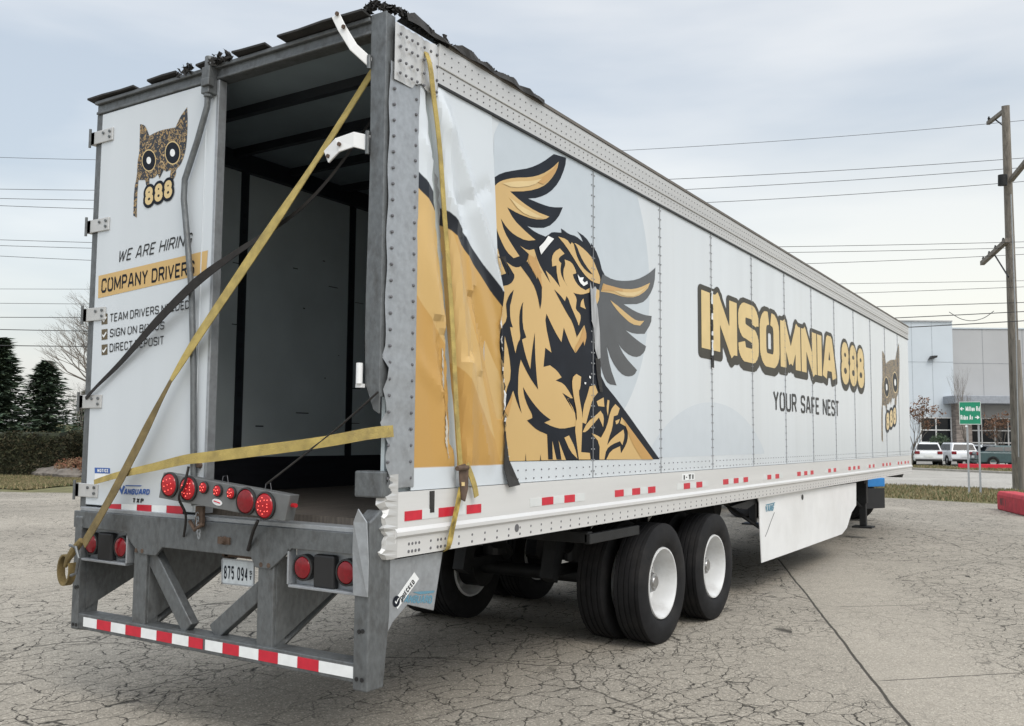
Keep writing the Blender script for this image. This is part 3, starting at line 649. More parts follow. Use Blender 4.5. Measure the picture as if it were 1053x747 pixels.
gold = [
 trace('A', (62, 310), (100, 272), (150, 250), (240, 232), (370, 230), (470, 205), (560, 150), (615, 95), (600, 170), (540, 260), (470, 315), (350, 348), (200, 350), (300, 440), (420, 520), (535, 565), (500, 588), (400, 588), (270, 540), (175, 485), (230, 590), (320, 680), (390, 742), 'B', (418, 100), (340, 108), (240, 60), (175, 0), 'A', (120, 580), 'B', (150, 30), (215, 140), (280, 238), (230, 255), (170, 200), (120, 100), (85, 10), 'A', (75, 600), (70, 450)),
 trace('B', (95, 172), (120, 280), (165, 385), (110, 405), (75, 340), (72, 200)),
 # body and left of the face
 trace('B', (170, 288), (235, 335), (290, 330), (345, 285), (360, 220), (285, 150), (350, 190), (405, 178), (440, 290), (495, 390), (545, 470), (503, 360), 'C', (145, 455), (212, 545), (185, 440), (180, 358), (145, 368), (140, 290), (165, 240), (210, 213), (250, 258), (203, 290), (200, 318), (222, 340), (213, 400), (228, 460), (280, 545), (243, 480), (238, 400), (258, 350), (250, 308), (310, 330), (342, 390), (350, 425), (320, 435), (333, 480), (375, 540), (430, 570), (470, 548), (460, 590), (400, 608), (350, 600), (325, 590), (355, 640), (348, 700), 'E', (262, 70), (303, 110), (305, 150), (290, 207), (272, 190), (270, 310), (335, 203), (357, 290), (335, 382), (325, 340), (260, 442), (215, 370), (160, 225), (140, 350), (80, 250), (12, 105), (0, 180), (55, 438), 'D', (500, 355), (485, 520), (540, 505), (600, 550), (640, 608), (588, 635), (655, 660), (700, 722), 'F', (735, 122), (690, 125), (745, 240),
       'G', (110, 150), (165, 185), (143, 190), (190, 262), (200, 350), 'G', (190, 575), 'W', (560, 473.6), (521, 474.4), 'F', (160, 560), (155, 430), (152, 250), 'D', (150, 740), (145, 600), (112, 400), (105, 180), 'B', (108, 747), (112, 500), (75, 430), (100, 400), (165, 420), (235, 395)),
 trace('B', (50, 560), (65, 420), (85, 420), (85, 480), (108, 540), (105, 747), 'D', (98, 90), (70, 30), (60, 0)),
 # brow
 trace('C', (195, 112), (270, 135), (300, 180), (312, 160), (322, 172), (350, 168), (430, 230), (490, 300), (530, 400), (557, 470), (550, 517), (495, 502), (440, 460), (385, 390), (330, 300), (260, 190)),
 trace('H', (165, 180), (260, 215), (380, 232), (470, 220), (565, 175), (540, 235), (450, 298), (340, 298), (240, 262), (145, 250)),
 trace('H', (225, 322), (300, 380), (380, 450), (450, 500), (515, 500), (480, 540), (410, 530), (320, 450), (260, 380)),
 trace('H', (95, 220), (132, 240), (132, 310), (105, 370), (92, 300)),
 trace('C', (410, 640), (420, 700), (432, 732), (385, 710), (388, 670)),
 # talons
 trace('G', (172, 55), (200, 30), (230, 48), (225, 120), (213, 140), (225, 220), (240, 300), (235, 400), (230, 530), (285, 535), (290, 577), (215, 577), (205, 500), (188, 360), (208, 300), (175, 140)),
 trace('G', (285, 110), (320, 100), (338, 148), (305, 190), (285, 260), (262, 350), (238, 340), (245, 240), (270, 170)),
 trace('G', (240, 402), (270, 340), (330, 290), (355, 265), (378, 300), (372, 370), (345, 308), (310, 350), (262, 402)),
 trace('G', (348, 577), (350, 470), (298, 410), (325, 418), (358, 438), (395, 370), (420, 260), (450, 222), (478, 250), (465, 292), (440, 300), (430, 380), (408, 440), (398, 485), (430, 440), (502, 385), (510, 430), (495, 485), (480, 460), (430, 480), (392, 512), (380, 577)),
 trace('G', (330, 205), (375, 180), (380, 240), (340, 235)), trace('G', (400, 195), (412, 200), (402, 300), (393, 250)),
 trace('G', (490, 306), (692, 577), (392, 577), (420, 520), (480, 492), (486, 538), (520, 480), (532, 430), (525, 370), (480, 345)),
 trace('G', (450, 330), (478, 318), (470, 345), (455, 352)),
 trace('G', (122, 437), (152, 423), (190, 500), (206, 572), (160, 525)), trace('G', (45, 458), (72, 580), (48, 580)), trace('G', (85, 455), (132, 580), (104, 580)),
 trace('F', (110, 660), (140, 500), (165, 655)),
]
layer('owl_gold_plumage', gold, m_gold, .0034, 1)
stripes = [
 trace('B', (290, 325), (345, 280), (400, 380), (428, 432), (445, 378), (470, 480), (470, 620), (455, 692), (430, 560), (390, 460)),
 trace('B', (235, 395), (235, 430), (200, 480), (120, 497), (105, 430), (110, 410)),
 trace('B', (165, 640), (190, 570), (230, 525), (205, 640), 'D', (197, 0), (200, 110), (222, 182), (198, 178), (215, 270), (245, 405), (262, 320), (290, 272), (278, 180), (278, 60), (300, -20), 'B', (312, 630), 'D', (305, 0), (305, 170), (337, 268), (300, 285), (330, 420), (372, 540), (385, 390), (410, 225), (412, 400), (425, 600), (438, 712), (360, 600), (290, 455), (270, 560), (266, 747), 'F', (265, 70), (275, 150), (298, 252), (265, 180), (225, 55), (160, 230), (152, 190), 'D', (165, 720), (210, 600), (190, 400), (152, 250), (147, 492), (113, 430), (108, 260), (122, 185), (175, 115), (165, 0)),
 trace('C', (160, 563), (212, 612), (252, 665), (266, 620), (285, 650), 'E', (215, 30), (262, 140), (288, 205), (272, 310), (235, 180), (190, 110), (130, 0)),
 trace('C', (325, 165), (350, 185), (385, 280), (430, 360), (490, 436), (460, 425), (405, 375), (362, 300), (338, 220)),
 trace('F', (310, 28), (345, 90), (400, 170), (470, 250), (545, 306), (490, 330), (560, 365), (640, 385), (740, 365), 'G', (200, 360), (215, 577), (20, 577), 'F', (515, 430), (430, 395), (370, 340), (343, 312), (390, 290), (385, 255), (350, 190), (318, 100)),
 trace('G', (145, 190), (165, 185), (172, 195), (195, 262)),
 trace('F', (332, 590), (336, 658), (328, 658)), trace('F', (458, 600), (464, 655), (455, 655)),
]
stripes[5] = [p for p in stripes[5]]
layer('owl_stripes', stripes, m_black, .0046, 1)
top_gold = [gold[8], gold[9], gold[10], gold[11], gold[12], gold[16], gold[17], gold[18], gold[15]]
layer('owl_talons', [gold[i] for i in (9, 17, 18, 19)], m_gold, .0058, 1)
layer('owl_shading', [trace('G', (500, 318), (692, 577), (620, 577), (560, 480), (528, 400)), trace('E', (330, 215), (356, 290), (335, 378), (325, 340), (262, 438), (250, 400), (300, 320)),
                      trace('C', (0, 270), (40, 400), (60, 560), (30, 480), (0, 430)), trace('H', (170, 185), (330, 228), (330, 250), (150, 240)), trace('A', (420, 265), (560, 170), (605, 110), (595, 175), (530, 255), (480, 290)),
                      trace('F', (150, 230), (215, 90), (222, 110), (180, 280)), trace('B', (360, 225), (410, 250), (440, 330), (470, 380), (440, 380), (425, 420), (350, 285))], m_orange, .0062, 1)
layer('owl_highlights', [trace('A', (130, 280), (240, 262), (380, 262), (470, 240), (400, 300), (220, 320)), trace('A', (190, 400), (300, 480), (420, 545), (480, 575), (400, 575), (280, 520)), trace('H', (250, 240), (380, 262), (480, 245), (550, 190), (450, 290), (340, 290))], m_pale, .0066, 1)
layer('owl_eye', [trace('C', (358, 435), (378, 462), (410, 460), (400, 488), (418, 505), (440, 490), (445, 515), (410, 535), (378, 505), (365, 470)), sp1, sp2, diamond], M('white_vinyl', (.8, .81, .8), .3), .0070, 1)
b = MB(); decal(b, trace('H', (62, 230), (88, 205), (100, 225), (92, 300), (110, 400), (128, 600), (132, 747), 'I', (135, 400), (112, 412), (85, 320), (78, 150), (60, 90), (45, -250)), 0, X, (.012, 0, 0), 0, 0); b.build('torn_vinyl', M('scuffed_metal', (.42, .43, .44), .5, metal=.3, var=.3, scale=8, stretch=(1, 6, .6)), wall)
b = MB(); decal(b, trace('I', (92, 400), (118, 405), (135, 430), (140, 560), (155, 690), (130, 690), (105, 560)), 0, X, (.011, 0, 0), 0, 0); b.build('rubber_scrap', m_tar, wall)
layer('owl_back_outline', [], m_black, .003) if False else None

# lettering
TXT = dict(wf=.66, gap=.055, space=.42)
def side_text(text, y0_, y1_, z0_, z1_, th, off, mat, name, **k):
    V, F, W_ = text_mesh(text, th, **k); b = MB(); sy_ = (y1_-y0_)/W_; sz_ = z1_-z0_
    b.add([(X+off, y0_+x*sy_, z0_+q*sz_) for x, q in V], F); return b.build(name, mat, wall, fixn=False)
for (tx, a, c, k_) in (('INSOMNIA', 4.66, 10.08, dict(wf=.80, gap=.045)), ('888', 10.42, 12.02, dict(wf=1.0, gap=.045))):
    side_text(tx, a, c, 2.575, 3.215, .245, .0035, M('dull_olive_vinyl', (.055, .052, .043), .45, spec=.12), 'letter_outline', grow=.085, drop=.065, h=.014, **k_)
    side_text(tx, a, c, 2.575, 3.215, .245, .0055, M('letter_gold_vinyl', (.66, .50, .235), .4, var=.05, spec=.2), 'letter_fill', h=.014, **k_)
side_text('YOUR SAFE NEST', 6.98, 10.22, 2.08, 2.31, .15, .0035, m_char, 'slogan_lettering', wf=.72, gap=.13, space=.5, h=.02)

# patterned owl crest used on the door and at the front of the side wall
def mottled():
    m = bpy.data.materials.new('mottled_gold_black'); m.use_nodes = True; t = m.node_tree; L = t.links; b = t.nodes['Principled BSDF']; b.inputs['Roughness'].default_value = .35
    tc_ = t.nodes.new('ShaderNodeTexCoord'); n = t.nodes.new('ShaderNodeTexNoise'); n.inputs['Scale'].default_value = 26; n.inputs['Detail'].default_value = 3; n.inputs['Distortion'].default_value = 2.2; L.new(tc_.outputs['Object'], n.inputs[0])
    r = t.nodes.new('ShaderNodeValToRGB'); r.color_ramp.interpolation = 'CONSTANT'; e = r.color_ramp.elements; e[0].color = NAVY+(1,); e[1].position = .535; e[1].color = (.42, .27, .10, 1); q = e.new(.61); q.color = (.05, .045, .04, 1); q = e.new(.66); q.color = (.55, .40, .2, 1)
    L.new(n.outputs[0], r.inputs[0]); L.new(r.outputs[0], b.inputs['Base Color']); return m
m_mot = mottled()
def crest(parent, P, off):     # P: (x,y in crest tile) -> 3-D point ; off: outward vector per level
    def poly(b, pts, lv, mi=0, sm=1):
        p = smooth_poly(pts, sm) if sm else pts
        v = [P(*q)+off*lv for q in p]; b.add(v, [tuple(t) for t in tessellate_polygon([v])], mi)
    b = MB()
    poly(b, [(110, 160), (135, 165), (150, 190), (165, 230), (200, 210), (240, 195), (290, 185), (320, 180), (345, 120), (388, 60), (392, 150), (385, 280), (370, 350), (350, 400), (322, 425), (322, 460), (305, 490), (285, 480), (292, 430), (265, 440), (250, 430), (238, 455), (225, 482), (215, 455), (190, 480), (165, 480), (165, 530), (150, 540), (140, 490), (100, 490), (92, 600), (90, 712), (70, 700), (75, 540), (92, 470), (95, 380), (106, 330), (108, 250)], 1)
    c = b.build('owl_crest', m_mot, parent, fixn=False)
    for cx, cy, rx, ry in ((163, 375, 42, 66), (303, 330, 46, 70)):
        e = MB()
        for k, (f, mi) in enumerate(((1, 0), (.9, 1), (.32, 2))):
            poly(e, [(cx+rx*f*math.cos(a*PI/12), cy+ry*f*math.sin(a*PI/12)) for a in range(24)], 1.5+.5*k, mi, 0)
        e.build('owl_crest_eye', [m_pale, m_black, m_tapew], c, fixn=False)
    for nm, gr, mt, lv in (('numeral_outline', .16, m_black, 3.2), ('numeral_fill', 0, m_pale, 3.8)):
        V, F, W_ = text_mesh('888', .24, wf=.85, gap=.12, h=.03, grow=gr)
        e = MB(); e.add([P(142+(x/W_)*160-0, (645-(x/W_)*55)-q*105)+off*lv for x, q in V], F); e.build(nm, mt, c, fixn=False)
    return c
crest(wall, lambda x, y: Vector((X, 13.35+(x-70)/320*1.95, 3.62-(y-60)/655*1.92)), Vector((.0016, 0, 0)))

# --- rear frame, header, torn roof edge
b = MB(); b.box(-X, X-.11, -.02, .07, 3.945, 4.035); b.box(-X, X-.11, -.045, -.02, 4.01, 4.035); b.box(-X, X-.11, -.03, -.02, 3.945, 3.965); b.build('rear_header', m_galv, T, bevel=.006)
def flap(xs, lift, depth, th=.012):
    b = MB(); n = len(xs); top = []; r_ = random.Random(int(xs[0]*100))
    for i, x in enumerate(xs): top.append((x, -.02-depth*r_.uniform(.7, 1), 4.055+lift*r_.uniform(.2, 1.1)))
    for i in range(n-1):
        a, c = top[i], top[i+1]; b.add([(xs[i], .06, 4.042), (xs[i+1], .06, 4.042), c, a, (xs[i], .06, 4.03), (xs[i+1], .06, 4.03), (c[0], c[1], c[2]-th), (a[0], a[1], a[2]-th)], [(0, 1, 2, 3), (7, 6, 5, 4), (3, 2, 6, 7), (0, 3, 7, 4), (1, 5, 6, 2)])
    return b.build('torn_roof_flap', m_tar, T)
flap([-1.36, -1.2, -1.0, -.85], .012, .05); flap([-.72, -.55, -.42], .02, .05); flap([-.22, -.10, .0], .02, .05); flap([.12, .2, .40], .015, .07); flap([.54, .7, .9, 1.18], .012, .09)
def crumple(name, path, r0, n, seed, mat=m_tar, parent=T):
    r_ = random.Random(seed); b = MB(); path = [Vector(p) for p in path]
    for q in range(n):
        t = r_.random()*(len(path)-1); i = min(int(t), len(path)-2); p = path[i].lerp(path[i+1], t-i)
        c = p+Vector([r_.uniform(-1, 1)*r0 for _ in range(3)]); s_ = r0*r_.uniform(.5, 1.7)
        V = [c+Vector([r_.uniform(-1, 1)*s_ for _ in range(3)]) for _ in range(5)]; b.add(V, [(0, 1, 2), (2, 1, 3), (3, 4, 2), (0, 4, 1)])
    return b.build(name, mat, parent, fixn=False)
crumple('torn_roof_membrane', [(1.13, -.02, 4.085), (1.22, -.03, 4.105), (1.29, .1, 4.09), (1.31, .3, 4.065), (1.31, .5, 4.05)], .014, 520, 5)
crumple('torn_roof_membrane', [(1.30, .5, 4.05), (1.28, .8, 4.09), (1.28, 1.2, 4.08), (1.30, 1.55, 4.05)], .015, 300, 6)
crumple('torn_roof_membrane', [(-.10, -.06, 4.05), (.08, -.06, 4.06)], .022, 40, 8)
crumple('torn_roof_membrane', [(-.40, -.06, 4.05), (-.24, -.06, 4.05)], .018, 30, 9)
b = MB(); V = []
for i in range(30):
    y = .1+i*.052; V += [(1.26, y, 4.05), (1.335+.012*math.sin(i*1.3), y, 4.075+.03*math.sin(i*.21*PI)*(1-i/30)+.008*math.sin(i*2.1)), (1.345+.01*math.sin(i), y, 4.035)]
b.add(V, [(i*3+k, i*3+3+k, i*3+4+k, i*3+1+k) for i in range(29) for k in range(2)]); b.build('curled_roof_skin', m_tar, T)

# right rear post: galvanised channel, torn off above the sill
b = MB()
zs = [4.05, 3.9, 3.6, 3.2, 2.8, 2.5, 2.3, 2.15, 2.02, 1.94, 1.88]; lx = [1.19, 1.19, 1.195, 1.20, 1.195, 1.19, 1.19, 1.195, 1.20, 1.235, 1.26]
pts = [(lx[i], -.03, zs[i]) for i in range(len(zs))]+[(1.30, -.03, 1.86), (1.30, -.03, 4.05)]
b.prism(pts, (0, .012, 0)); b.box(1.203, 1.215, -.019, .07, 2.2, 4.045); b.box(1.285, 1.297, -.019, .05, 1.95, 4.045)
post = b.build('corner_post', m_galv, T, bevel=.004); post['label'] = 'galvanised rear post torn off above the sill'
# pale riveted edge strip of the side, slightly wavy low down
b = MB(); V = []; n = 40
for i in range(n+1):
    z = 1.47+(3.78-1.47)*i/n; wv = (.012*math.sin(i*1.9)+.010*math.sin(i*.8)) if z < 2.2 else .003*math.sin(i)
    V += [(X+.006+wv, .0+(.02 if z < 1.9 else 0)+wv, z), (X+.010, .06, z), (X+.012+wv*.4, .20, z), (X+.008, .262, z)]
b.add(V, [(i*4+k, i*4+k+1, i*4+5+k, i*4+4+k) for i in range(n) for k in range(3)])
strip = b.build('edge_strip', m_galvl, T, smooth=True)
b = MB()
for i in range(26):
    for y in (.035, .225): b.lathe([(0, .010), (.006, .008), (.009, 0)], (X+.012, y, 1.52+i*.088), n=7)
b.build('rivets', m_rivet, strip)
b = MB(); b.box(1.12, X+.01, -.01, .10, 1.42, 1.56); b.build('bent_bracket', m_galv, T, bevel=.01)
b = MB(); r_ = random.Random(4); V = []; amp = [.2+.8*abs(math.sin(q*.9)*math.sin(q*.37+1)) for q in range(25)]
for i in range(25):
    z = 1.10+i*.0185; V += [(X+.016, .12, z), (X+.010+r_.uniform(-.010, .006)*amp[i], .06-.05*amp[i]+r_.uniform(-.008, .008), z+r_.uniform(-.01, .01)), (X-.03+r_.uniform(-.02, .02)*amp[i], .04-.06*amp[i]+r_.uniform(-.01, .01), z+r_.uniform(-.015, .015))]
b.add(V, [(i*3+k, i*3+3+k, i*3+4+k, i*3+1+k) for i in range(24) for k in range(2)]); b.build('shredded_rail_end', m_alu, T)
# broken hinge straps on the right post
def strap_hinge(pts, wd, name='broken_hinge', mat=m_whiter):
    b = MB(); b.ribbon(pts, (0, 0, 1), wd, .012); h = b.build(name, mat, T, bevel=.003)
    k = MB(); p = Vector(pts[0]); k.tube([p+Vector((0, -.01, -wd*.75)), p+Vector((0, -.01, wd*.75))], .012, 10); k.build('hinge_pin', m_galv, h)
    k = MB()
    for t in (1, 2): q = Vector(pts[min(t+1, len(pts)-1)]); k.lathe([(-.010, .0), (-.010, .012), (0, .012)], (q.x+.02, q.y-.006, q.z), 'y', 8)
    k.build('bolt', m_rust, h); return h
strap_hinge([(1.19, -.03, 3.33), (1.12, -.07, 3.35), (1.02, -.09, 3.33), (.93, -.08, 3.28)], .085)
strap_hinge([(1.19, -.03, 3.78), (1.12, -.09, 3.86), (1.06, -.12, 3.97), (1.02, -.13, 4.05)], .05)
b = MB(); b.tube([(1.185, -.06, 2.02), (1.185, -.06, 2.13)], .018, 12); b.box(1.16, 1.20, -.06, -.03, 2.0, 2.02); b.build('hinge_barrel', m_whiter, T)
# left rear post and hinges
b = MB(); b.box(-X-.01, -X+.055, -.015, .08, 1.25, 3.95); b.build('corner_post', m_galv, T, bevel=.005)
door = MB().box(-1.24, -.05, -.022, .028, 1.275, 3.94).build('rear_door', m_white, T, bevel=.006); door['label'] = 'closed white left rear door with hiring lettering'
MB().box(-.062, -.04, -.028, .034, 1.275, 3.94).build('door_seal', m_galvl, door, bevel=.003)
MB().box(-.16, -.153, -.026, -.02, 1.28, 3.9).build('door_crease', m_grayv, door)
for z in (3.78, 3.16, 2.55, 1.96, 1.37):
    b = MB(); b.box(-1.345, -1.10, -.034, -.023, z-.045, z+.045); b.box(-1.345, -1.30, -.034, .03, z-.045, z+.045); h = b.build('hinge', m_alu, door, bevel=.004)
    b = MB(); b.tube([(-1.335, -.045, z-.065), (-1.335, -.045, z+.065)], .009, 8)
    for x, dz in ((-1.20, .018), (-1.13, -.018), (-1.13, .02)): b.lathe([(-.008, 0), (-.008, .010), (0, .010)], (x, -.034, z+dz), 'y', 8)
    b.build('hinge_pin', m_galv, h)
# bent lock rod
rod = [PL(215, 78, 1, -.06), PL(213, 110, 1, -.06), PL(203, 145, 1, -.06), PL(190, 185, 1, -.06), PL(189, 205, 1, -.06), PL(193, 250, 1, -.06), PL(197, 300, 1, -.06), PL(199, 380, 1, -.05), PL(199, 480, 1, -.045), PL(200, 520, 1, -.045)]
rp3 = []
for i in range(len(rod)-1):
    for k in range(4): rp3.append(rod[i].lerp(rod[i+1], k/4))
rr_ = MB().tube(rod, .019, 12).build('lock_rod', m_galv, door, smooth=True)
b = MB(); p = rod[0]; b.box(p.x-.035, p.x+.035, p.y-.03, p.y+.04, p.z-.12, p.z+.05); b.box(p.x-.02, p.x+.05, p.y-.045, p.y, p.z-.08, p.z-.03); b.tube([p+Vector((0, 0, -.14)), p+Vector((0, 0, .12))], .028, 10); b.build('rod_keeper', m_galv, rr_, bevel=.005)
b = MB(); p = PL(199, 500, 1, -.04); b.box(p.x-.06, p.x+.07, -.05, -.025, p.z-.03, p.z+.05); b.build('rod_guide', m_galvl, rr_, bevel=.004)
b = MB(); b.lathe([(-.02, 0), (-.02, .015), (0, .02)], (-.10, -.022, 1.56), 'y', 10); b.build('bolt', m_rust, door)
# door graphics
YD = -.0225
def door_quad(name, quad, mat, lv=1, parent=None):
    b = MB(); b.add([PL(*q, 1, YD)+Vector((0, -.0012*lv, 0)) for q in quad], [(0, 1, 2, 3)]); return b.build(name, mat, parent or door)
def door_text(text, TL, TR, BR, BL, th, mat, name='lettering', lv=2, **k):
    return put_text(name, text, th, quad_map(TL, TR, BR, BL, 1, YD, (0, -.0012*lv, 0)), mat, door, **k)
door_text('WE ARE HIRING', (123.5, 258), (199, 239), (196.5, 252.2), (121, 270.5), .13, m_char, wf=.95, gap=.22, space=.55, h=.03)
door_quad('gold_banner', [(101.5, 284), (214, 257.6), (212, 281.5), (101, 307)], m_gold)
door_text('COMPANY DRIVERS', (105, 287), (200.5, 267.6), (200, 282.5), (104.3, 301.8), .17, m_black, wf=.92, gap=.17, space=.45, h=.03)
door_text('TEAM DRIVERS NEEDED', (113.5, 323), (195, 308.7), (195, 317.5), (113, 331.8), .14, m_char, wf=.95, gap=.22, h=.035)
door_text('SIGN ON BONUS', (113.5, 338.6), (169.5, 330.5), (169, 338.8), (113, 347.2), .14, m_char, wf=.95, gap=.22, h=.035)
door_text('DIRECT DEPOSIT', (113, 353.8), (168.8, 345.5), (168.5, 354.5), (113, 362.5), .14, m_char, wf=.95, gap=.22, h=.035)
m_brown = M('brown_vinyl', (.10, .075, .035), .4)
for a in (322.5, 338.3, 354):
    q = door_quad('tick_box', [(104.6, a+.8), (110.6, a), (110.6, a+10.8), (104.6, a+11.6)], m_brown)
    b = MB(); P_ = lambda u, v: PL(u, v, 1, YD)+Vector((0, -.003, 0)); b.add([P_(105.8, a+5.6), P_(107, a+6.8), P_(109.6, a+2.8), P_(110, a+4.4), P_(107.1, a+9.2), P_(105.6, a+7.4)], [(0, 1, 4, 5), (1, 2, 3, 4)]); b.build('tick', m_tapew, q)
crest(door, lambda x, y: PL(125+x/5.745, 100+y/5.745, 1, YD), Vector((0, -.0012, 0)))
for q in ([(111.2, 518.6), (124.8, 518.4), (124.6, 526.2), (111, 526.2)], [(141, 519.0), (156, 519.6), (155.8, 527.4), (140.8, 526.8)], [(171.5, 520), (188, 520.8), (188, 528.6), (171.3, 527.8)]): door_quad('reflective_tape', q, m_red)
for q in ([(125, 518.4), (140.8, 519), (140.6, 526.8), (124.8, 526.2)], [(156.2, 519.6), (171.3, 520), (171.1, 527.8), (156, 527.4)]): door_quad('reflective_tape', q, m_tapew)
door_text('V', (121, 499), (129.5, 499), (127, 509), (123.8, 509), .34, m_navyt, wf=1.2, h=.04)
door_text('ANGUARD', (128.5, 502.6), (154.5, 503.2), (153.8, 509), (127.2, 508.8), .24, m_navyt, wf=.8, gap=.1, h=.04)
door_quad('logo_bar', [(129, 499), (146, 499.3), (145, 500.4), (129.5, 500.2)], m_navyt)
door_text('TXP', (136.8, 512.4), (148.2, 512.8), (147.6, 517.4), (136.4, 517.1), .22, m_char, h=.05)
nq = door_quad('notice_sticker', [(97.5, 481), (113.2, 481.6), (113.2, 487.2), (97.5, 486.8)], m_navyt); door_quad('notice_sticker', [(97.5, 487), (113.2, 487.4), (113.2, 494.5), (97.5, 494.5)], m_tapew)
door_text('NOTICE', (100.5, 482.2), (111.8, 482.6), (111.8, 486), (100.5, 485.7), .2, m_tapew, h=.06)
# rear sill under the doors (aluminium angle) and galvanised bumper beam
MB().box(-1.25, 1.22, -.05, .12, 1.235, 1.262).build('threshold', m_galvl, T, bevel=.004)
prof = [(-X, 1.23), (X-.04, 1.23), (X-.04, .93), (.72, .93), (.66, .98), (.60, 1.065), (-.48, 1.065), (-.56, .98), (-.62, .93), (-X, .93)]
def plate(name, poly, y0_, th, mat, parent, bevel=.004): return MB().prism([(p[0], y0_, p[1]) for p in poly], (0, th, 0)).build(name, mat, parent, bevel=bevel)
beam = plate('rear_beam', [(-X, 1.235), (X-.04, 1.235), (X-.04, 1.125), (.72, 1.125), (.64, 1.06), (.56, 1.0), (.44, 1.0), (.40, 1.055), (-.38, 1.055), (-.44, 1.0), (-.60, 1.0), (-.68, 1.06), (-.76, 1.125), (-X, 1.125)], -.06, .02, m_galv, T)
b = MB(); b.box(-X+.002, X-.042, -.038, .30, 1.21, 1.231); b.build('beam_top', m_galv, beam)
for sgn in (-1, 1):     # recessed lamp housings
    xc = .945 if sgn > 0 else -.98; a, c = xc-.245, xc+.245
    b = MB(); b.box(a, c, .0, .015, .925, 1.125); b.box(a, c, -.06, .0, .915, .93); b.box(a-.012, a, -.06, .0, .93, 1.125); b.box(c, c+.012, -.06, .0, .93, 1.125)
    pass
    hs = b.build('lamp_housing', m_galvl, T, bevel=.003)
    MB().box(xc-.075, xc+.075, -.045, 0, .925, 1.105).build('junction_cover', m_rubberblack, hs, bevel=.012)
    for lx_ in ((xc-.158, xc+.158) if sgn > 0 else (xc-.150, xc+.165)):
        g = MB().lathe([(.03, .072), (-.012, .072), (-.014, .062), (0, .062)], (lx_, -.03, 1.025), 'y', 24).build('lamp_gasket', m_lensring, hs)
        MB().lathe([(-.004, .062), (-.014, .056), (-.020, .035), (-.021, 0)], (lx_, -.03, 1.025), 'y', 24).build('tail_lamp', m_lens, g, smooth=True)
# underride guard
YB = -.05
guard = MB(); guard.box(-1.26, 1.19, YB-.012, YB+.11, .475, .575); bar = guard.build('underride_guard', m_galv, T, bevel=.006)
eds = [85.6, 99.5, 114, 129, 145, 161, 177, 194, 208.5, 211, 229, 246, 266, 286, 306, 328, 365]; xsn = [PL(u, 650+(u-85)*.18, 1, YB-.012).x for u in eds]
cols = 'wrwrwrwr.wrwrwrw'
for i, c in enumerate(cols):
    if c != '.': MB().box(xsn[i], xsn[i+1]-.002, YB-.0155, YB-.0125, .497, .556).build('reflective_tape', m_red if c == 'r' else m_tapew, bar)
def bar3(p, q, wx, wy, name='guard_brace', mat=m_galv):
    b = MB(); p = Vector(p); q = Vector(q); t = (q-p).normalized(); a = Vector((0, 1, 0)); n = t.cross(a).normalized()
    V = []
    for o in (p, q): V += [o+n*wx/2-a*wy/2, o-n*wx/2-a*wy/2, o-n*wx/2+a*wy/2, o+n*wx/2+a*wy/2]
    b.add(V, [(0, 1, 2, 3), (7, 6, 5, 4)]+[(k, 4+k, 4+(k+1) % 4, (k+1) % 4) for k in range(4)]); return b.build(name, mat, bar, bevel=.006)
for x0_ in (-.60, .515):
    v_ = bar3((x0_, 0, .565), (x0_, 0, 1.06), .125, .10, 'guard_upright')
    b = MB()
    for dx in (-.03, .03): b.lathe([(-.012, 0), (-.012, .014), (0, .014)], (x0_+dx, -.05, 1.02), 'y', 8)
    b.build('bolt', m_rust, v_)
    s = 1
    b = MB(); b.prism([(x0_+.055, -.03, .575), (x0_+.055, -.03, 1.06), (x0_+.055, .95, 1.06), (x0_+.055, .75, .98)], (.012, 0, 0)); b.build('guard_gusset', m_galv, bar, bevel=.003)
    b = MB(); b.tube([(x0_+.02, .05, .57), (x0_+.06, .85, 1.04)], .035, 4); b.build('guard_brace', m_galv, bar)
bar3((-.53, 0, 1.0), (-.16, 0, .585), .10, .06); bar3((.47, .02, .90), (.04, .02, .585), .10, .06)
for sgn, x0_ in ((-1, -1.27), (1, 1.19)):     # end plates
    b = MB(); b.prism([(x0_, YB-.02, .44 if sgn > 0 else .47), (x0_, YB-.02, 1.30 if sgn > 0 else 1.2), (x0_, .02, 1.36 if sgn > 0 else 1.22), (x0_, .10, 1.24), (x0_, .10, .80), (x0_, .06, .44)], (.10 if sgn > 0 else .07, 0, 0))
    e_ = b.build('end_plate', m_galv, bar, bevel=.008)
    b = MB()
    for x_, z_ in ((.03, .50), (.065, .50), (.04, .74), (.065, .745)): b.lathe([(-.003, 0), (-.003, .012), (0, .012)], (x0_+x_, YB-.0215, z_), 'y', 8)
    b.build('bolt', m_rubberblack, e_)
    if sgn > 0:
        MB().prism([(x0_-.01, YB-.03, 1.16), (x0_+.01, YB-.05, 1.30), (x0_+.045, YB-.055, 1.37), (x0_+.085, YB-.03, 1.30), (x0_+.10, YB-.03, 1.10), (x0_+.10, YB-.03, .92), (x0_, YB-.03, .92)], (0, .008, 0)).build('bent_plate', m_galvl, e_, bevel=.003)
b = MB(); b.prism([(-1.2, -.02, .60), (-1.2, -.02, 1.0), (-1.2, .9, 1.0), (-1.2, .7, .92)], (.012, 0, 0)); b.build('guard_gusset', m_galv, bar)
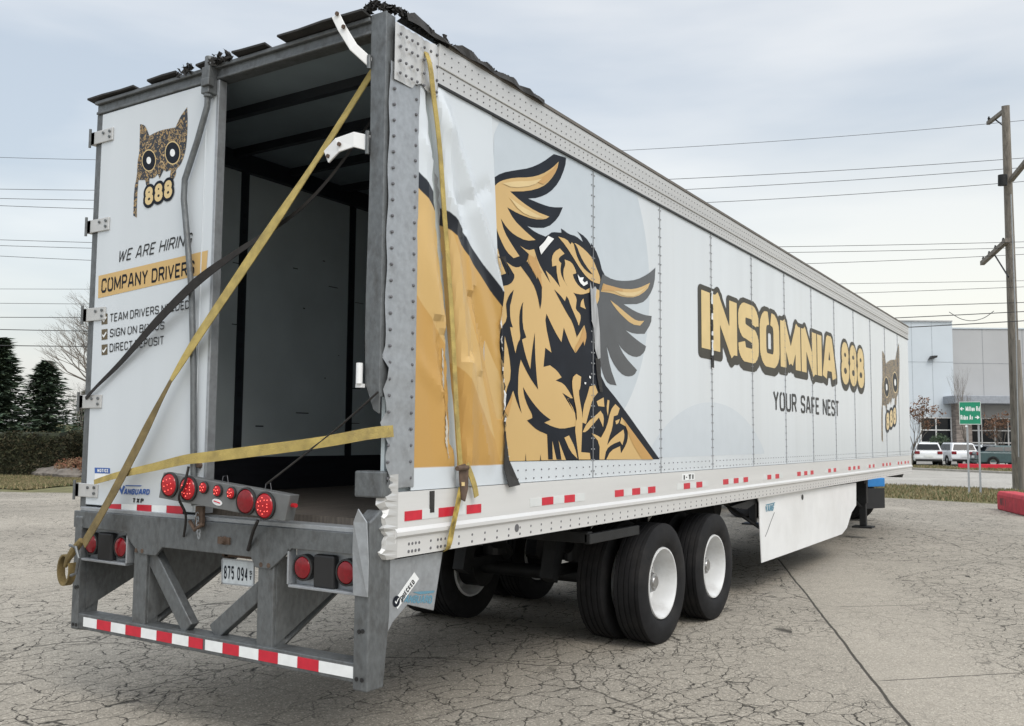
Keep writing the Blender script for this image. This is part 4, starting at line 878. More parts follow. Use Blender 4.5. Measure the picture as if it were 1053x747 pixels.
# side gusset with stickers behind the guard
gp = [PL(398, 577, 0, 1.28), PL(455.5, 567, 0, 1.28), PL(446, 628, 0, 1.28), PL(419, 622, 0, 1.28), PL(404, 640, 0, 1.28), PL(390, 668, 0, 1.28), PL(388, 600, 0, 1.28)]
gus = MB().prism(gp, (-.012, 0, 0)).build('side_gusset', m_galvl, T, bevel=.003)
b = MB(); st_ = [PL(*q, 0, 1.2815) for q in ((404.5, 619), (426, 588.5), (431, 595.5), (408.8, 626.5))]; b.add(st_, [(0, 1, 2, 3)]); stk = b.build('sticker', m_tapew, gus)
qm = lambda s, t: (st_[3].lerp(st_[2], .22+s*.62)).lerp(st_[0].lerp(st_[1], .22+s*.62), .15+t*.5)+Vector((.0015, 0, 0))
put_text('lettering', 'CHECKED', .2, qm, m_char, stk, h=.05)
c0 = PL(407.8, 618.6, 0, 1.283); b = MB(); b.lathe([(0, .030), (.0005, 0)], (c0.x, c0.y, c0.z), 'x', 16); b.build('tick_disc', m_black, stk)
b = MB(); b.add([c0+Vector((.0015, *q)) for q in ((-.015, .0), (-.004, -.014), (.018, .014), (.012, .016), (-.004, -.004), (-.012, .006))], [(0, 1, 4, 5), (1, 2, 3, 4)]); b.build('tick', m_tapew, stk)
put_text('faded_lettering', 'VANGUARD', .24, quad_map((414, 612), (445, 612.5), (444, 621), (411, 620), 0, 1.2815, (0, 0, 0)), m_fadedblue, gus, wf=.8, gap=.08, h=.04)
b = MB(); b.add([PL(*q, 0, 1.2815) for q in ((424, 609), (447, 607.5), (446, 609.8), (432, 611.5))], [(0, 1, 2, 3)]); b.build('faded_lettering', m_fadedblue, gus)
# licence plate hung under the beam
pm = quad_map((228.2, 573.8), (261.8, 577.5), (261.2, 604), (228, 600.5), 1, .0, (0, 0, 0))
pv = [pm(0, 0), pm(1, 0), pm(1, 1), pm(0, 1)]
pl_ = MB().prism(pv, (0, .004, 0)).build('licence_plate', M('plate_white', (.50, .54, .56), .45, var=.15, scale=20, dirt=.3), T, bevel=.001)
pmo = lambda a, c_, e0, f0: (lambda s, t: pm(a+(c_-a)*s, e0+(f0-e0)*t)+Vector((0, -.0015, 0)))
put_text('lettering', '875 094', .17, pmo(.07, .80, .20, .72), m_black, pl_, wf=.8, gap=.22, space=.5, h=.03)
put_text('lettering', 'S', .2, pmo(.86, .93, .47, .62), m_black, pl_, h=.06); put_text('lettering', 'T', .2, pmo(.86, .93, .26, .42), m_black, pl_, h=.06)
b = MB(); b.prism([pm(0, 0), pm(1, 0), pm(1, .05), pm(0, .05)], (0, -.003, 0)); b.prism([pm(0, .95), pm(1, .95), pm(1, 1), pm(0, 1)], (0, -.003, 0)); b.prism([pm(0, 0), pm(.03, 0), pm(.03, 1), pm(0, 1)], (0, -.003, 0)); b.prism([pm(.97, 0), pm(1, 0), pm(1, 1), pm(.97, 1)], (0, -.003, 0)); b.build('plate_frame', m_galvl, pl_)
b = MB(); b.box(.08, .35, .01, .05, 1.03, 1.10); b.box(.10, .13, .01, .03, .98, 1.06); b.build('plate_bracket', m_rust, T)
# latch chain hanging at the door foot
b = MB(); p0 = PL(203, 530, 1, -.09)
for k in range(6):
    c = p0+Vector((.004*k, 0, -.024*k)); ring = [c+Vector((.009*math.cos(a)*(1 if k % 2 else .3), .009*math.cos(a)*(0 if k % 2 else 1), .018*math.sin(a))) for a in [q*PI/4 for q in range(9)]]
    b.tube(ring, .0032, 5, cap=False)
b.build('latch_chain', m_galvl, T)
b = MB(); p1 = PL(207, 533, 1, -.075); b.box(p1.x-.045, p1.x+.02, -.085, -.062, p1.z-.05, p1.z+.07); b.tube([p1+Vector((-.09, -.01, -.02)), p1+Vector((-.03, -.02, -.07)), p1+Vector((.04, -.02, -.03))], .012, 8); b.build('latch_handle', m_rust, T, bevel=.004)
p2 = PL(231, 556, 1, -.06); b = MB(); b.lathe([(-.03, 0), (-.03, .018), (0, .026)], (p2.x, -.06, p2.z), 'y', 10); b.box(p2.x-.05, p2.x+.05, -.07, -.06, p2.z-.02, p2.z+.02); b.build('bumper_bolt', m_rust, T)

# ------------------------------------------------------------------ running gear
def tyre_mesh():
    b = MB(); w2 = .135; R0 = .51; prof = [(-w2*.72, .30), (-w2*.92, .33), (-w2*1.04, .40), (-w2*.98, .465), (-w2*.86, .498)]
    xs = [-.112, -.084, -.080, -.072, -.068, -.030, -.026, -.018, -.014, .014, .018, .026, .030, .068, .072, .080, .084, .112]
    for i, x in enumerate(xs): prof.append((x, R0-.004*abs(x)/.11-(.011 if i in (2, 3, 6, 7, 10, 11, 14, 15) else 0)))
    prof += [(w2*.86, .498), (w2*.98, .465), (w2*1.04, .40), (w2*1.0, .36), (w2*.92, .33), (w2*.72, .30)]
    b.lathe(prof, (0, 0, 0), 'x', 72); return b
def rim_out():   # outer dual: deep dish seen from +x
    b = MB(); b.lathe([(.105, .305), (.118, .300), (.118, .288), (.095, .278), (.02, .262), (-.075, .248), (-.098, .215), (-.092, .145), (-.092, .0)], (0, 0, 0), 'x', 56)
    b.lathe([(-.10, .30), (-.105, .29), (-.05, .262)], (0, 0, 0), 'x', 56); return b
def hub():
    b = MB(); b.lathe([(-.094, .222), (-.088, .205), (-.086, .14)], (0, 0, 0), 'x', 40); b.lathe([(-.095, .14), (-.05, .135), (-.04, .10), (.0, .085), (.035, .075), (.04, .055), (.05, .05), (.05, 0)], (0, 0, 0), 'x', 32)  # disc ring and hub in darker metal: shade inside the dish put into colour
    for k in range(10):
        a = 2*PI*k/10; b.lathe([(-.095, .016), (-.06, .016), (-.058, .010), (-.043, .008), (-.043, 0)], (0, .172*math.cos(a), .172*math.sin(a)), 'x', 6)
    return b
m_rim = M('white_rim', (.66, .67, .67), .35, var=.06, scale=7, dirt=.55, dirtc=(.26, .24, .21))
AX = [3.76, 5.03]; proto = None
def wheel(x, y, flip, outer, lbl=None):
    global proto, proto_in
    o = tyre_mesh().build('wheel', m_rubber, T, smooth=True); o.location = (x, y, .505)
    if flip: o.rotation_euler = (0, 0, PI)
    r = rim_out().build('rim', m_rim, o, smooth=True)
    if outer:
        hub().build('hub', m_chrome, r, smooth=True); b = MB()
        for k in range(5): a = 2*PI*k/5+.4; b.lathe([(-.080, .024), (-.0795, 0)], (0, .196*math.cos(a), .196*math.sin(a)), 'x', 14)
        b.build('hand_hole', m_steel, r)
    return o
w1 = wheel(1.165, AX[0], False, True); w2_ = wheel(.82, AX[0], True, False)
for (x, y, fl, outer) in ((1.165, AX[1], 0, 1), (.82, AX[1], 1, 0), (-1.165, AX[0], 1, 1), (-.82, AX[0], 0, 0), (-1.165, AX[1], 1, 1), (-.82, AX[1], 0, 0)):
    o = dup(w1 if outer else w2_, T); o.location = (x, y, .505); o.rotation_euler = (0, 0, PI if fl else 0)
for y in AX:
    ax_ = MB().tube([(-.98, y, .5), (.98, y, .5)], .065, 16).build('axle', m_steel, T, smooth=True)
    for s in (-1, 1):
        MB().lathe([(-.09, .0), (-.09, .19), (.09, .19), (.09, 0)], (s*.66, y, .5), 'x', 28).build('brake_drum', m_steel, ax_)
        MB().tube([(s*.45, y, .63), (s*.45, y, .95)], .12, 16).build('air_spring', m_rubberblack, ax_)
        MB().tube([(s*.40, y+.12, .62), (s*.40, y-.12, .80)], .075, 12).build('brake_chamber', m_steel, ax_)
b = MB()
for s in (-1, 1):
    b.box(s*.46-.05, s*.46+.05, 1.9, 6.9, .93, 1.09)
    for y in AX: b.box(s*.46-.04, s*.46+.04, y-.55, y+.15, .55, .63); b.prism([(s*.46-.06, y-.6, .55), (s*.46-.06, y-.5, .95), (s*.46-.06, y-.3, .95), (s*.46-.06, y-.5, .50)], (.12, 0, 0))
for y in (2.0, 3.1, 4.4, 5.7, 6.8): b.box(-.46, .46, y-.04, y+.04, .93, 1.03)
b.build('suspension_frame', m_steel, T)
for k in range(34): MB().box(-X+.03, X-.03, .5+.47*k, .54+.47*k, 1.11, 1.235).build('cross_member', m_steel, T)
bar_ = MB().box(-1.25, 1.25, 2.42, 2.50, .96, 1.045).build('mudguard_bar', m_steel, T, bevel=.008)
b = MB(); b.box(1.22, 1.27, 2.42, 3.30, .955, 1.03); b.build('mudguard_arm', m_steel, T, bevel=.006)
b = MB(); b.prism([(.55, 6.9, 1.1), (1.22, 6.9, 1.1), (1.22, 6.2, .99), (1.22, 5.7, 1.04)], (-.0, .02, -.01)); b.prism([(-.5, 5.8, 1.08), (1.15, 5.8, 1.08), (1.15, 6.4, .99), (1.15, 6.9, 1.09), (-.5, 6.9, 1.09)], (0, .02, -.02)); b.build('air_tank_bracket', m_steel, T)
MB().tube([(-.5, 7.3, .92), (.5, 7.3, .92)], .14, 20).build('air_tank', m_steel, T, smooth=True)
# side skirt
def sk(u, v): return PL(u, v, 0, 1.26)
sp_ = [sk(779.5, 511.5), sk(781, 518), sk(781.5, 540), sk(783.5, 579), sk(812, 569), sk(866, 549.5), sk(871, 543), sk(876, 527), sk(880.5, 520), sk(880.5, 496.5)]
sk_ = MB().prism(sp_, (-.012, 0, 0)).build('side_skirt', m_whiter, T, bevel=.002)
sp2_ = [Vector((-p.x, p.y, p.z)) for p in sp_]; MB().prism(sp2_, (.012, 0, 0)).build('side_skirt', m_whiter, T)
b = MB()
for y in (6.6, 7.8, 9.0, 10.2): b.tube([(1.24, y, .75), (.7, y, 1.08)], .02, 6)
b.build('skirt_strut', m_steel, sk_)
c = sk(825, 511.5); MB().prism([(1.2615, c.y+.05*math.cos(a), c.z+.035*math.sin(a)) for a in [q*PI/6 for q in range(12)]], (.002, 0, 0)).build('skirt_port', m_rubberblack, sk_)
put_text('skirt_logo', 'VANG', .22, quad_map((787, 520.5), (796.5, 518), (795, 525.5), (787, 527), 0, 1.2612, (.001, 0, 0)), m_fadedblue, sk_, wf=.6, gap=.06, h=.05)
b = MB(); b.add([sk(*q)+Vector((.0015, 0, 0)) for q in ((787, 519.2), (797, 516.6), (796.6, 517.8), (788, 520.2))], [(0, 1, 2, 3)]); b.build('skirt_logo', m_fadedblue, sk_)
b = MB(); pa = [(796, 527), (792.5, 536), (789, 546), (786.5, 552)]
for i in range(3):
    p, q = pa[i], pa[i+1]; b.add([sk(p[0], p[1]), sk(p[0]+.6, p[1]), sk(q[0]+.6, q[1]), sk(q[0], q[1])], [(0, 1, 2, 3)])
b.v = [(v[0]+.0015, v[1], v[2]) for v in b.v]; b.build('skirt_crack', m_rivet, sk_)
# landing gear
lg = MB().box(-1.0, 1.0, 13.35, 13.42, .98, 1.06).build('landing_gear', m_steel, T)
for s in (-1, 1):
    y = 13.68 if s > 0 else 13.05
    b = MB(); b.box(s*.9-.075, s*.9+.075, y-.075, y+.075, .62, 1.1); b.box(s*.9-.055, s*.9+.055, y-.055, y+.055, .22, .62); l_ = b.build('landing_leg', m_steel, lg, bevel=.006)
    MB().box(s*.9-.17, s*.9+.17, y-.15, y+.15, .185, .215).build('landing_foot', m_steel, l_, bevel=.006)
    MB().tube([(s*.88, y-.06, .55), (s*.6, y-.9, 1.05)], .025, 6).build('landing_brace', m_steel, lg)
# small mud flap hanging behind landing gear at the nose
MB().prism([(X-.1, 15.6, RB), (X-.1, 16.1, RB), (X-.1, 15.9, RB-.09)], (-.3, 0, 0)).build('nose_bracket', m_steel, T)

# ------------------------------------------------------------------ torn off light bar hanging on cords
YL = -.16
lp = [PL(*q, 1, YL) for q in ((168, 486), (298.5, 509.5), (292.5, 536.5), (163, 512))]
LBt = thing('light_bar', 'grey torn off light bar with seven red lamps hanging askew behind the trailer', 'light bar', lp[0].lerp(lp[2], .5))
o0 = LBt.location.copy()
ex = (lp[1]-lp[0]).normalized(); lc = lambda p: p-o0
MB().prism([lc(p) for p in lp], (0, .07, 0)).build('housing', M('light_bar_grey', (.16, .165, .165), .5, metal=.3, var=.2, scale=8), LBt, bevel=.004)
def lampL(u, v, r, mat, leds=0, squ=1.):
    c = lc(PL(u, v, 1, YL-.001)); g = MB().lathe([(0, r*1.08), (-.012, r*1.08), (-.015, r*.96), (0, r*.9)], c, 'y', 28).build('lamp_gasket', m_lensring, LBt)
    l = MB().lathe([(-.006, r*.96), (-.017, r*.85), (-.022, r*.5), (-.023, 0)], c, 'y', 28).build('red_lamp', mat, g, smooth=True)
    if leds:
        b = MB()
        for k in range(leds):
            a = 2*PI*k/(leds-1)+.3; q = r*(.62 if k % 2 else .45) if k < leds-1 else 0
            b.lathe([(0, .0034), (-.003, .0024), (-.004, 0)], c+Vector((q*math.cos(a), -.0215, q*math.sin(a))), 'y', 6)
        b.build('diode', m_led, l)
lampL(175.3, 498.7, .070, m_ledbig, 9); lampL(194.6, 502.6, .070, m_ledbig, 14)
lampL(210.6, 501.6, .033, m_ledbig, 6); lampL(225, 504.8, .033, m_ledbig, 6); lampL(239, 507.2, .033, m_ledbig, 6)
lampL(254, 515.6, .072, m_lens); lampL(273.4, 520.2, .072, m_ledbig, 14)
c = lc(PL(223.5, 516.6, 1, YL-.001)); V = [c+Vector((.042*math.cos(a)-.0, -.002, .018*math.sin(a)-.006*math.cos(a))) for a in [q*PI/10 for q in range(20)]]; stv = MB().prism(V, (0, .0015, 0)).build('maker_badge', m_tapew, LBt)
b = MB(); b.tube([c+Vector((-.026, -.004, .006)), c+Vector((.026, -.004, -.004))], .0035, 4); b.build('badge_line', m_red, stv)
b = MB(); e0 = lc(PL(296, 520, 1, YL)); b.tube([e0+Vector((0, .03, 0)), e0+Vector((.04, .02, 0))], .012, 8); b.build('side_marker', m_ledbig, LBt)
b = MB()
for (u, v) in ((228, 492), (272, 500)):
    a_ = lc(PL(u, v+7, 1, YL+.03)); b.tube([a_, a_+Vector((.01, 0, .05)), a_+Vector((.045, 0, .055)), a_+Vector((.06, 0, -.01))], .0022, 5)
b.build('loose_wire', m_rivet, LBt)

# ------------------------------------------------------------------ straps and cords
def smooth_path(p, n=8):
    p = [Vector(q) for q in p]; o = []
    for i in range(len(p)-1):
        a, b_, c_, d = p[max(i-1, 0)], p[i], p[i+1], p[min(i+2, len(p)-1)]
        for k in range(n):
            t = k/n; o.append(.5*((2*b_)+(c_-a)*t+(2*a-5*b_+4*c_-d)*t*t+(3*b_-a-3*c_+d)*t**3))
    return o+[p[-1]]
def strap(name, px, wd, mat, label, cat='strap', ys=-.08, wdir=(0, 0, 1), group=None, n=6):
    P = smooth_path([PL(q[0], q[1], 1, q[2] if len(q) > 2 else ys) for q in px], n); 
    if isinstance(wd, list):
        W_ = [wd[min(int(i/n), len(wd)-1)]*(1-(i/n) % 1)+wd[min(int(i/n)+1, len(wd)-1)]*((i/n) % 1) for i in range(len(P))]
    else: W_ = wd
    o = MB().ribbon(P, wdir, W_, .005).build(name, mat, None); return tag(o, label, cat, group)
sA = strap('yellow_strap', [(384, 72, .12), (340, 142, .03), (300, 203, -.04), (240, 292, -.07), (200, 352, -.085), (176, 391, -.09)], [.095, .095, .09, .085, .07, .03], m_yellow, 'yellow ratchet strap running diagonally across the open rear doorway', group='yellow tie down straps', wdir=(.8, 0, .6))
sB = strap('olive_strap', [(176, 391, -.09), (165, 412, -.10), (153, 436, -.11), (140, 462, -.12), (118, 504, -.14), (100, 536, -.16), (86, 560, -.17)], [.03, .045, .07, .08, .085, .08, .07], m_olive, 'soiled olive strap running down the door to a hook at the corner', group='yellow tie down straps', wdir=(.8, 0, .6))
sC = strap('yellow_strap', [(404.5, 443.5, .05), (380, 446, -.03), (330, 455, -.10), (270, 463, -.14), (215, 470, -.16), (190, 473, -.17), (160, 480, -.14), (120, 489, -.11), (97, 496, -.06)], [.062, .062, .060, .062, .062, .058, .05, .04, .03], m_yellow, 'dirty yellow strap pulled level across the open doorway above the light bar', group='yellow tie down straps', wdir=(0, 0, 1))
sD = strap('black_strap', [(386, 118, .3), (340, 182, .1), (300, 222, 0), (240, 262, -.04), (200, 292, -.10), (160, 332, -.08), (125, 372, -.05), (100, 397, -.05), (88, 410, -.04)], [.014, .016, .022, .04, .062, .060, .038, .022, .022], m_blackst, 'black strap crossing the hiring lettering and going up inside the doorway', wdir=(0, 0, 1))
def cord(name, pts, r, mat, label): return tag(MB().tube(smooth_path(pts), r, 6).build(name, mat, None, smooth=True), label, 'cord')
cord('cord', [PL(274, 498, 1, YL-.01), PL(310, 470, 1, -.12), PL(350, 438, 1, -.08), PL(389, 403, 1, -.05)], .006, m_blackst, 'thin black cord from the light bar up to the broken post')
cord('cord', [PL(194, 480, 1, YL-.03), PL(190, 497, 1, YL-.035), PL(184, 512, 1, YL-.03), PL(191, 530, 1, -.12), PL(189, 552, 1, -.07)], .008, m_blackst, 'black cord wrapped round the left end of the light bar')
cord('cord', [PL(265, 536, 1, YL+.0), PL(260, 548, 1, -.10), PL(255, 566, 1, -.065)], .010, m_blackst, 'short black cord under the right end of the light bar')
# rolled strap with hook at the lower left corner
hk = thing('ratchet_hook', 'rolled olive strap end with steel hook hanging at the lower left corner', 'hook', PL(72, 583, 1, -.18)); ho = hk.location.copy()
b = MB(); cc = PL(68.5, 586, 1, -.18)-ho
b.ribbon([cc+Vector((.062*math.cos(a)*(1+.0*a), 0, .095*math.sin(a))) for a in [1.2+q*.33 for q in range(18)]], (0, 1, 0), .05, .012); b.build('strap_roll', m_olive, hk, smooth=True)
b = MB(); b.tube([PL(84, 556, 1, -.17)-ho, PL(76, 566, 1, -.18)-ho, PL(70, 575, 1, -.19)-ho, PL(67, 583, 1, -.19)-ho], [.022, .026, .02, .012], 8); b.build('strap_knot', m_olive, hk, smooth=True)
b = MB(); b.tube([PL(72, 561, 1, -.18)-ho, PL(78, 563, 1, -.20)-ho, PL(81, 574, 1, -.2)-ho, PL(78, 590, 1, -.2)-ho, PL(73, 592, 1, -.2)-ho], .010, 8); b.build('steel_hook', m_galv, hk, smooth=True)
# side strap
P_ = lambda u, v, x=X+.05: PL(u, v, 0, x)
ss = MB().ribbon(smooth_path([(1.20, .37, 4.07), P_(441, 62, X+.045), P_(446, 100, X+.04), P_(452, 150, X+.035), P_(457, 220, X+.02), P_(463, 300, X+.03), P_(467, 370, X+.035), P_(470, 430, X+.04), P_(473.5, 478, X+.03)]), (0, 1, 0), .040, .005).build('yellow_strap', m_yellow, None)
tag(ss, 'thin yellow strap hanging down the buckled gold side panel from the roof', 'strap', 'yellow tie down straps')
rt = thing('ratchet', 'rusty ratchet buckle on the yellow strap below the gold panel', 'ratchet', P_(475, 492)); ro = rt.location.copy()
b = MB(); b.prism([p-ro for p in (P_(471, 479), P_(477, 477), P_(480.5, 482), P_(480, 503), P_(477, 516), P_(473.5, 514), P_(472, 497))], (.012, 0, 0)); b.build('handle', m_rust, rt, bevel=.004)
b = MB(); b.prism([p-ro for p in (P_(474.5, 496, X+.064), P_(477.5, 496, X+.064), P_(477.5, 500, X+.064), P_(474.5, 500, X+.064))], (.003, 0, 0)); b.build('warning_label', m_pale, rt)
b = MB(); b.tube([P_(470, 482, X+.07)-ro, P_(481, 481, X+.07)-ro], .014, 10); b.build('spool', m_rust, rt)
s2_ = MB().ribbon(smooth_path([P_(480, 478), P_(484, 488), P_(488, 500), P_(490, 511)]), (0, 1, 0), .045, .005).build('yellow_strap', m_yellow, None); tag(s2_, 'loose yellow strap tail beside the ratchet', 'strap', 'yellow tie down straps')
s3_ = MB().ribbon(smooth_path([P_(474, 502), P_(470, 522), P_(465, 545), P_(461, 563), PL(458, 566, 0, X-.03)]), (0, 1, .2), .040, .006).build('yellow_strap', M('worn_striped_webbing', (.34, .25, .06), .85, var=.6, scale=22), None); tag(s3_, 'yellow and black strap tail hooked under the side rail', 'strap', 'yellow tie down straps')

# ------------------------------------------------------------------ blue truck tractor under the nose, turned away to the left
TR = thing('truck_tractor', 'blue and black road tractor mostly hidden under the nose of the trailer', 'truck', (-1.2, 17.2, 0), math.radians(62))
b = MB()
for s_ in (-.43, .43): b.box(s_-.04, s_+.04, -1.5, 5.6, .70, .95)
for y in (-1.1, .6, 2.6, 4.2): b.box(-.43, .43, y-.05, y+.05, .75, .95)
b.build('chassis', m_steel, TR)
MB().box(-.45, .45, -1.5, -.6, .95, 1.05).build('fifth_wheel', m_steel, TR, bevel=.03)
for y in (-.65, .65):
    for s_ in (-1, 1):
        for x in (1.03, .70):
            o = dup(w1 if x > 1 else w2_, TR); o.location = (s_*x, y, .505); o.rotation_euler = (0, 0, (PI if s_ < 0 else 0)+(PI if x < 1 else 0))
for s_ in (-1, 1):
    o = dup(w1, TR); o.location = (s_*1.0, 4.6, .505); o.rotation_euler = (0, 0, PI if s_ < 0 else 0)
    b = MB(); b.box(s_*.87-.30, s_*.87+.30, -1.36, -1.33, .28, .71); fl = b.build('mud_flap', m_rubberblack, TR, bevel=.005)
    MB().box(s_*.87-.31, s_*.87+.31, -1.37, -1.18, .74, .93).build('fender', m_blue, TR, bevel=.02)
    b = MB(); b.prism([(s_*1.2, 1.6, .35), (s_*1.2, 3.4, .35), (s_*1.2, 3.4, 1.2), (s_*1.2, 1.9, 1.2)], (-s_*.35, 0, 0)); b.build('fairing', m_blue, TR, bevel=.03)
b = MB(); b.prism([(-1.15, 1.9, 1.05), (-1.15, 3.9, 1.05), (-1.15, 5.9, .75), (-1.15, 6.0, 1.35), (-1.15, 5.7, 1.62), (-1.15, 4.55, 1.85), (-1.15, 4.1, 2.75), (-1.15, 3.6, 3.0), (-1.15, 1.9, 3.3)], (2.3, 0, 0)); cb = b.build('cab', m_blue, TR, bevel=.06)
for s_ in (-1, 1):
    b = MB(); b.prism([(s_*1.155, 3.1, 1.9), (s_*1.155, 4.3, 1.95), (s_*1.155, 4.0, 2.6), (s_*1.155, 3.1, 2.65)], (s_*.006, 0, 0)); b.build('side_window', m_glass, cb)
    MB().box(s_*1.35-.06, s_*1.35+.06, 4.3, 4.36, 1.8, 2.4).build('mirror', m_rubberblack, cb, bevel=.01)
    MB().box(s_*.85-.14, s_*.85+.14, 6.0, 6.03, 1.0, 1.2).build('headlight', m_tapew, cb, bevel=.01)
b = MB(); b.prism([(-.95, 4.56, 1.93), (.95, 4.56, 1.93), (.95, 4.16, 2.68), (-.95, 4.16, 2.68)], (0, .02, .01)); b.build('windshield', m_glass, cb)
MB().box(-.6, .6, 6.02, 6.05, .9, 1.35).build('grille', m_steel, cb, bevel=.01)
# small blue service box and black battery box at the tractor's rear corner, seen beyond the landing gear
bp_ = PL(896, 524, 2, .02)

# ------------------------------------------------------------------ building across the road
D0 = 88.
rh = Vector((math.cos(yaw), math.sin(yaw), 0)); fh = Vector((-math.sin(yaw), math.cos(yaw), 0))
Bo = WP(930, 449.5, D0); Bo.z = 0
BD = thing('office_building', 'pale two tone office building with stone pier and dark windows across the road', 'building', Bo, yaw)
def bx(u, dy=0.):                      # pixel column -> local x on the facade
    d = Vector(ray(u, 449.5)); o = Vector(CAM); t = (Bo-fh*0+fh*dy-o).dot(fh)/d.dot(fh); return (o+d*t-Bo).dot(rh)
def bz(v, u=985, dy=0.):
    d = Vector(ray(u, v)); o = Vector(CAM); t = (Bo+fh*dy-o).dot(fh)/d.dot(fh); return (o+d*t).z
m_bw = M('pale_precast', (.52, .57, .61), .8, var=.03, scale=.5); m_bg = M('grey_precast', (.40, .405, .41), .8, var=.03, scale=.5); m_bc = M('canopy_metal', (.27, .29, .32), .6)
m_frame = M('window_frame', (.62, .62, .61), .5); m_stone = M('ledge_stone', (.22, .19, .17), .9, var=.4, scale=1.5, stretch=(1, 1, 6), bump=.8, bscale=4)
zt1 = bz(331, 960); zt2 = bz(337, 1010)
b = MB(); x0_, x1_ = bx(780), bx(982.5); b.box(x0_, x1_, 0, 30, 0, zt1); blk = b.build('white_block', m_bw, BD)
b = MB(); b.box(x1_, bx(1250), 1.2, 30, 0, zt2); blk2 = b.build('grey_block', m_bg, BD)
b = MB()
for u in (940, 961): b.box(bx(u)-.03, bx(u)+.03, -.012, 0, 0, zt1)
b.box(x0_, x1_, -.012, 0, bz(373), bz(372.3)); b.box(x0_, x1_, -.012, 0, zt1-.25, zt1-.18); b.build('panel_joint', M('joint', (.38, .42, .45), .8), blk)
b = MB(); 
for u in (1020, 1062, 1100, 1150): b.box(bx(u)-.03, bx(u)+.03, 1.188, 1.2, 0, zt2)
b.box(x1_, bx(1250), 1.188, 1.2, bz(373), bz(372.3)); b.build('panel_joint', M('joint_grey', (.28, .29, .30), .8), blk2)
MB().box(x0_, x1_, -.12, .3, zt1, zt1+.12).build('coping', m_bg, blk); MB().box(x1_, bx(1250), 1.1, 1.5, zt2, zt2+.12).build('coping', m_bw, blk2)
zc0, zc1 = bz(416), bz(408)
MB().box(bx(971), bx(1075), -2.4, 1.2, zc0, zc1).build('canopy', m_bc, BD, bevel=.05)
MB().box(bx(979), bx(995), -.9, 1.3, 0, zc0).build('stone_pier', m_stone, BD)
def glazing(ua, ub, va, vb, dy, nx, nz2, parent):
    a, c, z0_, z1_ = bx(ua, dy), bx(ub, dy), bz(vb), bz(va)
    g = MB().box(a, c, dy-.05, dy-.02, z0_, z1_).build('window', m_glass, parent)
    b = MB()
    for i in range(nx+1): x = a+(c-a)*i/nx; b.box(x-.055, x+.055, dy-.14, dy-.051, z0_, z1_)
    for i in range(nz2+1): z = z0_+(z1_-z0_)*i/nz2; b.box(a-.06, c+.06, dy-.16, dy-.141, z-.055, z+.055)
    b.build('frame', m_frame, g)
glazing(946.5, 978, 430, 468, 0, 2, 3, BD); glazing(900, 930, 430, 468, 0, 2, 3, BD); glazing(995.5, 1050, 430, 468, 1.2, 4, 3, BD); glazing(1070, 1120, 430, 468, 1.2, 3, 3, BD)
MB().box(bx(995.5), bx(1250), 1.19, 1.20, bz(428), bz(416)).build('soffit_panel', m_bg, BD)
lx_ = bx(961); lz_ = bz(369); b = MB(); b.prism([(lx_-.45, -.5, lz_-.15), (lx_+.25, -.5, lz_+.05), (lx_+.30, -.5, lz_+.25), (lx_-.2, -.5, lz_+.22)], (0, .5, 0)); b.build('wall_light', m_rubberblack, BD)

